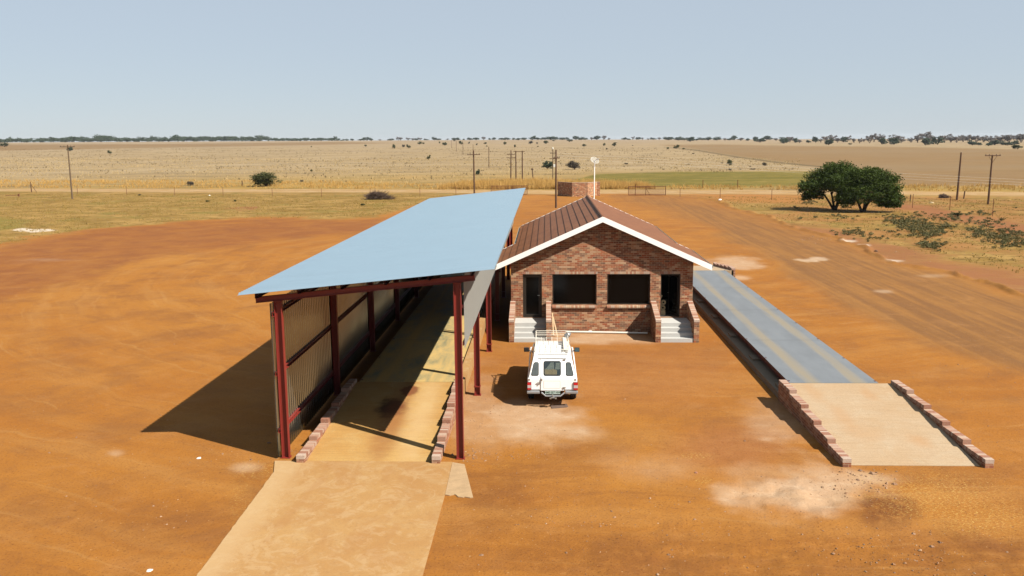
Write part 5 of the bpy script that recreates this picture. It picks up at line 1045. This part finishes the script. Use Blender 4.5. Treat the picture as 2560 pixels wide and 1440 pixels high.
def fence(pts, hts, label, wires=4, rp=.035):
    P = [place(u, v) for u, v in pts]; r = empty('wire_fence', P[0]); tag(r, label, 'fence')
    for p, h in zip(P, hts): m = MB(); m.tube([p-Vector((0, 0, .1)), p+Vector((0, 0, h))], rp, 6); m.build('post', MT['rust'], r, world=True)
    m = MB()
    for k in range(wires):
        f = .25+.7*k/(wires-1)
        for p, q, h in zip(P[:-1], P[1:], hts): m.tube([p+Vector((0, 0, h*f)), q+Vector((0, 0, h*f))], .007, 3, cap=False)
    m.build('wire', MT['wire'], r, world=True, uv=False)
lf = [(-40, 481), (78, 479), (194, 484), (317, 487), (437, 488.6), (558, 489.5), (681, 491.5), (804, 493), (926, 492), (1050, 491), (1140, 489), (1228, 488)]
fence(lf, [1.4]*len(lf), 'low wire fence on thin posts along the near side of the road on the left')
rfp = [(1664, 489), (1700, 493), (1800, 498), (1929, 500), (2080, 507), (2281, 520), (2374, 525.5), (2481, 541), (2620, 556)]
fence(rfp, [1.3, 1.4, 1.6, 1.6, 1.5, 1.7, 1.7, 1.9, 1.9], 'wire fence running from the right gate behind the thorn trees')
ff = [(1490, 441), (1588, 441), (1757, 469.5), (1844, 469.5)]
fence(ff[2:], [1.4, 1.4], 'short piece of fence with two dark posts beyond the road', 3, .06)
a = place(92, 481); r = empty('strainer_post', a); tag(r, 'leaning braced fence strainer post at the far left', 'post'); m = MB(); m.tube([(-.9, 0, 0), (-1.0, 0, 1.9)], .06, 6); m.build('post', MT['pole_wood'], r); m = MB(); m.tube([(0, 0, 0), (-.95, 0, 1.5)], .045, 6); m.build('brace', MT['pole_wood'], r)
m = MB(); a = place(2409, 497); m.tube([(0, 0, -.1), (.1, 0, 1.1)], .09, 7); o = m.build('fence_post', MT['pole_wood']); o.location = a; tag(o, 'short thick dark post between the two right poles', 'post')
m = MB(); a = place(2275, 503); m.tube([(0, 0, -.1), (.05, 0, .9)], .07, 7); o = m.build('fence_post', MT['pole_wood']); o.location = a; tag(o, 'short dark post just right of the big thorn trees', 'post')
m = MB(); a = place(606, 465.5); m.tube([(0, 0, -.1), (0, 0, 1.1)], .10, 7); o = m.build('fence_post', MT['pole_wood']); o.location = a; tag(o, 'single dark post left of the large round bush', 'post')
def brush(u, v, w_, h, label, seed, n):
    p = place(u, v); s = pxm(p); g = random.Random(seed); m = MB(); W_, H_ = w_/s, h/s*.8
    for k in range(n):
        x = g.triangular(-W_/2, W_/2, -W_*.22); top = H_*(1-abs((x+W_*.15)/(W_*.62))**1.6); z = g.uniform(0, max(.1, top)); a_ = g.uniform(-.5, .5) if g.random() < .75 else g.uniform(0, 3.14); L = g.uniform(.25, 1.3)*W_*.2; el = g.uniform(-.2, .9) if g.random() < .5 else g.uniform(-.1, .3)
        y = g.uniform(-.7, .7); d = Vector((math.cos(a_)*math.cos(el), math.sin(a_), math.sin(el)))*L; m.tube([(x, y, z), Vector((x, y, z))+d*.5+Vector((0, 0, .03)), Vector((x, y, z))+d], [.03, .02, .008], 3, cap=False)
    o = m.build('brush_pile', MT['twig'], uv=False); o.location = p; return tag(o, label, 'brush pile')
brush(946, 499, 78, 22, 'wide dark heap of cut branches left of the shed roof', 2, 700); brush(2360, 495, 26, 11, 'small dark heap of dead branches between the big trees and the poles', 3, 420)
def rock(u, v, s, mat, name, label, cat, seed, sq=.7):
    p = place(u, v); g = np.random.default_rng(seed); bm = bmesh.new(); bmesh.ops.create_icosphere(bm, subdivisions=2, radius=s)
    for q in bm.verts: q.co *= g.uniform(.78, 1.15); q.co.z = max(-.1*s, q.co.z*sq)
    me = bpy.data.meshes.new(name); bm.to_mesh(me); bm.free(); me.materials.append(mat); o = bpy.data.objects.new(name, me); COL.objects.link(o); o.location = p; tag(o, label, cat)
rock(2190, 629, .16, MT['pole_wood'], 'clod', 'dark clod lying on the red verge right of the yard', 'clod', 1); rock(1800, 502, .26, MT['white_paint'], 'white_stone', 'white painted stone at the foot of a fence post', 'stone', 2, 1.1); rock(524, 489, .16, MT['white_paint'], 'white_stone', 'small white round stone in the grass inside the left fence', 'stone', 3)
rock(2329, 508, .28, MT['wood'], 'tree_stump', 'pale stump lying in the grass left of the dead branches', 'stump', 4); rock(497, 1146, .07, MT['pvc'], 'litter', 'small white scrap on the dirt left of the apron', 'litter', 5, .3); rock(374, 1426, .07, MT['pvc'], 'litter', 'white scrap on the dirt at the bottom left', 'litter', 6, .2)
rock(1740, 1183, .05, MT['coping'], 'brick_chip', 'small pale chip on the dirt in the middle foreground', 'stone', 8)
m = MB(); m.beam((-2.2, 0, .18), (0, 0, .22), .12, .10); m.box(-.1, .1, -.1, .1, 0, .4); o = m.build('iron_bar', MT['rust']); o.location = place(47, 491); tag(o, 'rusty bar on a low stand at the left edge of the grass', 'iron bar')
m = MB(); m.hexa([(-.5, -.35, .0), (.45, -.3, .0), (.5, .3, .0), (-.45, .3, .0)], [(-.5, -.35, .03), (.45, -.3, .03), (.5, .3, .05), (-.45, .3, .02)]); o = m.build('board', MT['wood']); o.location = (.42, 28.38, .002); o.rotation_euler.z = .25; o.scale = (.6, .5, .6); o.data.materials[0] = MT['twig']; tag(o, 'thin dark board lying on the dirt in the shade behind the truck', 'board')
# ------------------------------------------------------------------ a label of its own for every tree and bush of the far groups
ORD = 'first second third fourth fifth sixth seventh eighth ninth tenth eleventh twelfth thirteenth fourteenth fifteenth sixteenth seventeenth eighteenth nineteenth twentieth'.split()
ORD += ['twenty-'+o for o in ORD[:9]]+['thirtieth']+['thirty-'+o for o in ORD[:9]]+['fortieth']+['forty-'+o for o in ORD[:9]]
ZN = [(-1e9, 'left of the leftmost pole'), (175, 'between leftmost pole and round olive bush'), (665, 'between round olive bush and crossarm pole'), (1185, 'between crossarm pole and tallest pole'), (1389.5, 'between tallest pole and dish mast'),
      (1487, 'between dish mast and big thorn trees'), (1998, 'above the big thorn trees'), (2250, 'between big thorn trees and thick pole'), (2403, 'between the two right poles'), (2480, 'right of the rightmost pole')]
KD = {HG: 'dark green horizon tree', BG: 'leafless grey horizon tree', PG: 'small thorn bush on the plain', 'grey shrubs scattered on the plain': 'leafless grey shrub on the plain'}
bk = {}
for o in list(COL.objects):
    if o.parent is None and o.get('group') in KD:
        u_, _ = proj(np.array([o.location.x]), np.array([o.location.y]), np.array([o.location.z])); z_ = max(i for i, q in enumerate(ZN) if u_[0] >= q[0]); bk.setdefault((o['group'], z_), []).append((float(u_[0]), o))
for (gk, z_), L_ in bk.items():
    L_.sort(key=lambda q: q[0])
    for i, (_, o) in enumerate(L_):
        o['label'] = KD[gk]+(', the only one ' if len(L_) == 1 else ', %s from left ' % ORD[i])+ZN[z_][1]
# ------------------------------------------------------------------ air
m = MB(); m.box(-4700, 4700, -4700, 4700, -48, 16); hz_ = m.build('haze', MT['white_paint'], uv=False); tag(hz_, 'thin pale haze over the plain', 'haze', kind='stuff')
t = NT('haze_air'); q = t.n('ShaderNodeVolumePrincipled'); q.inputs['Color'].default_value = (.80, .86, .95, 1); q.inputs['Density'].default_value = .00005; q.inputs['Anisotropy'].default_value = .2; t.l(q.outputs[0], t.out.inputs[1]); hz_.data.materials.clear(); hz_.data.materials.append(t.m)
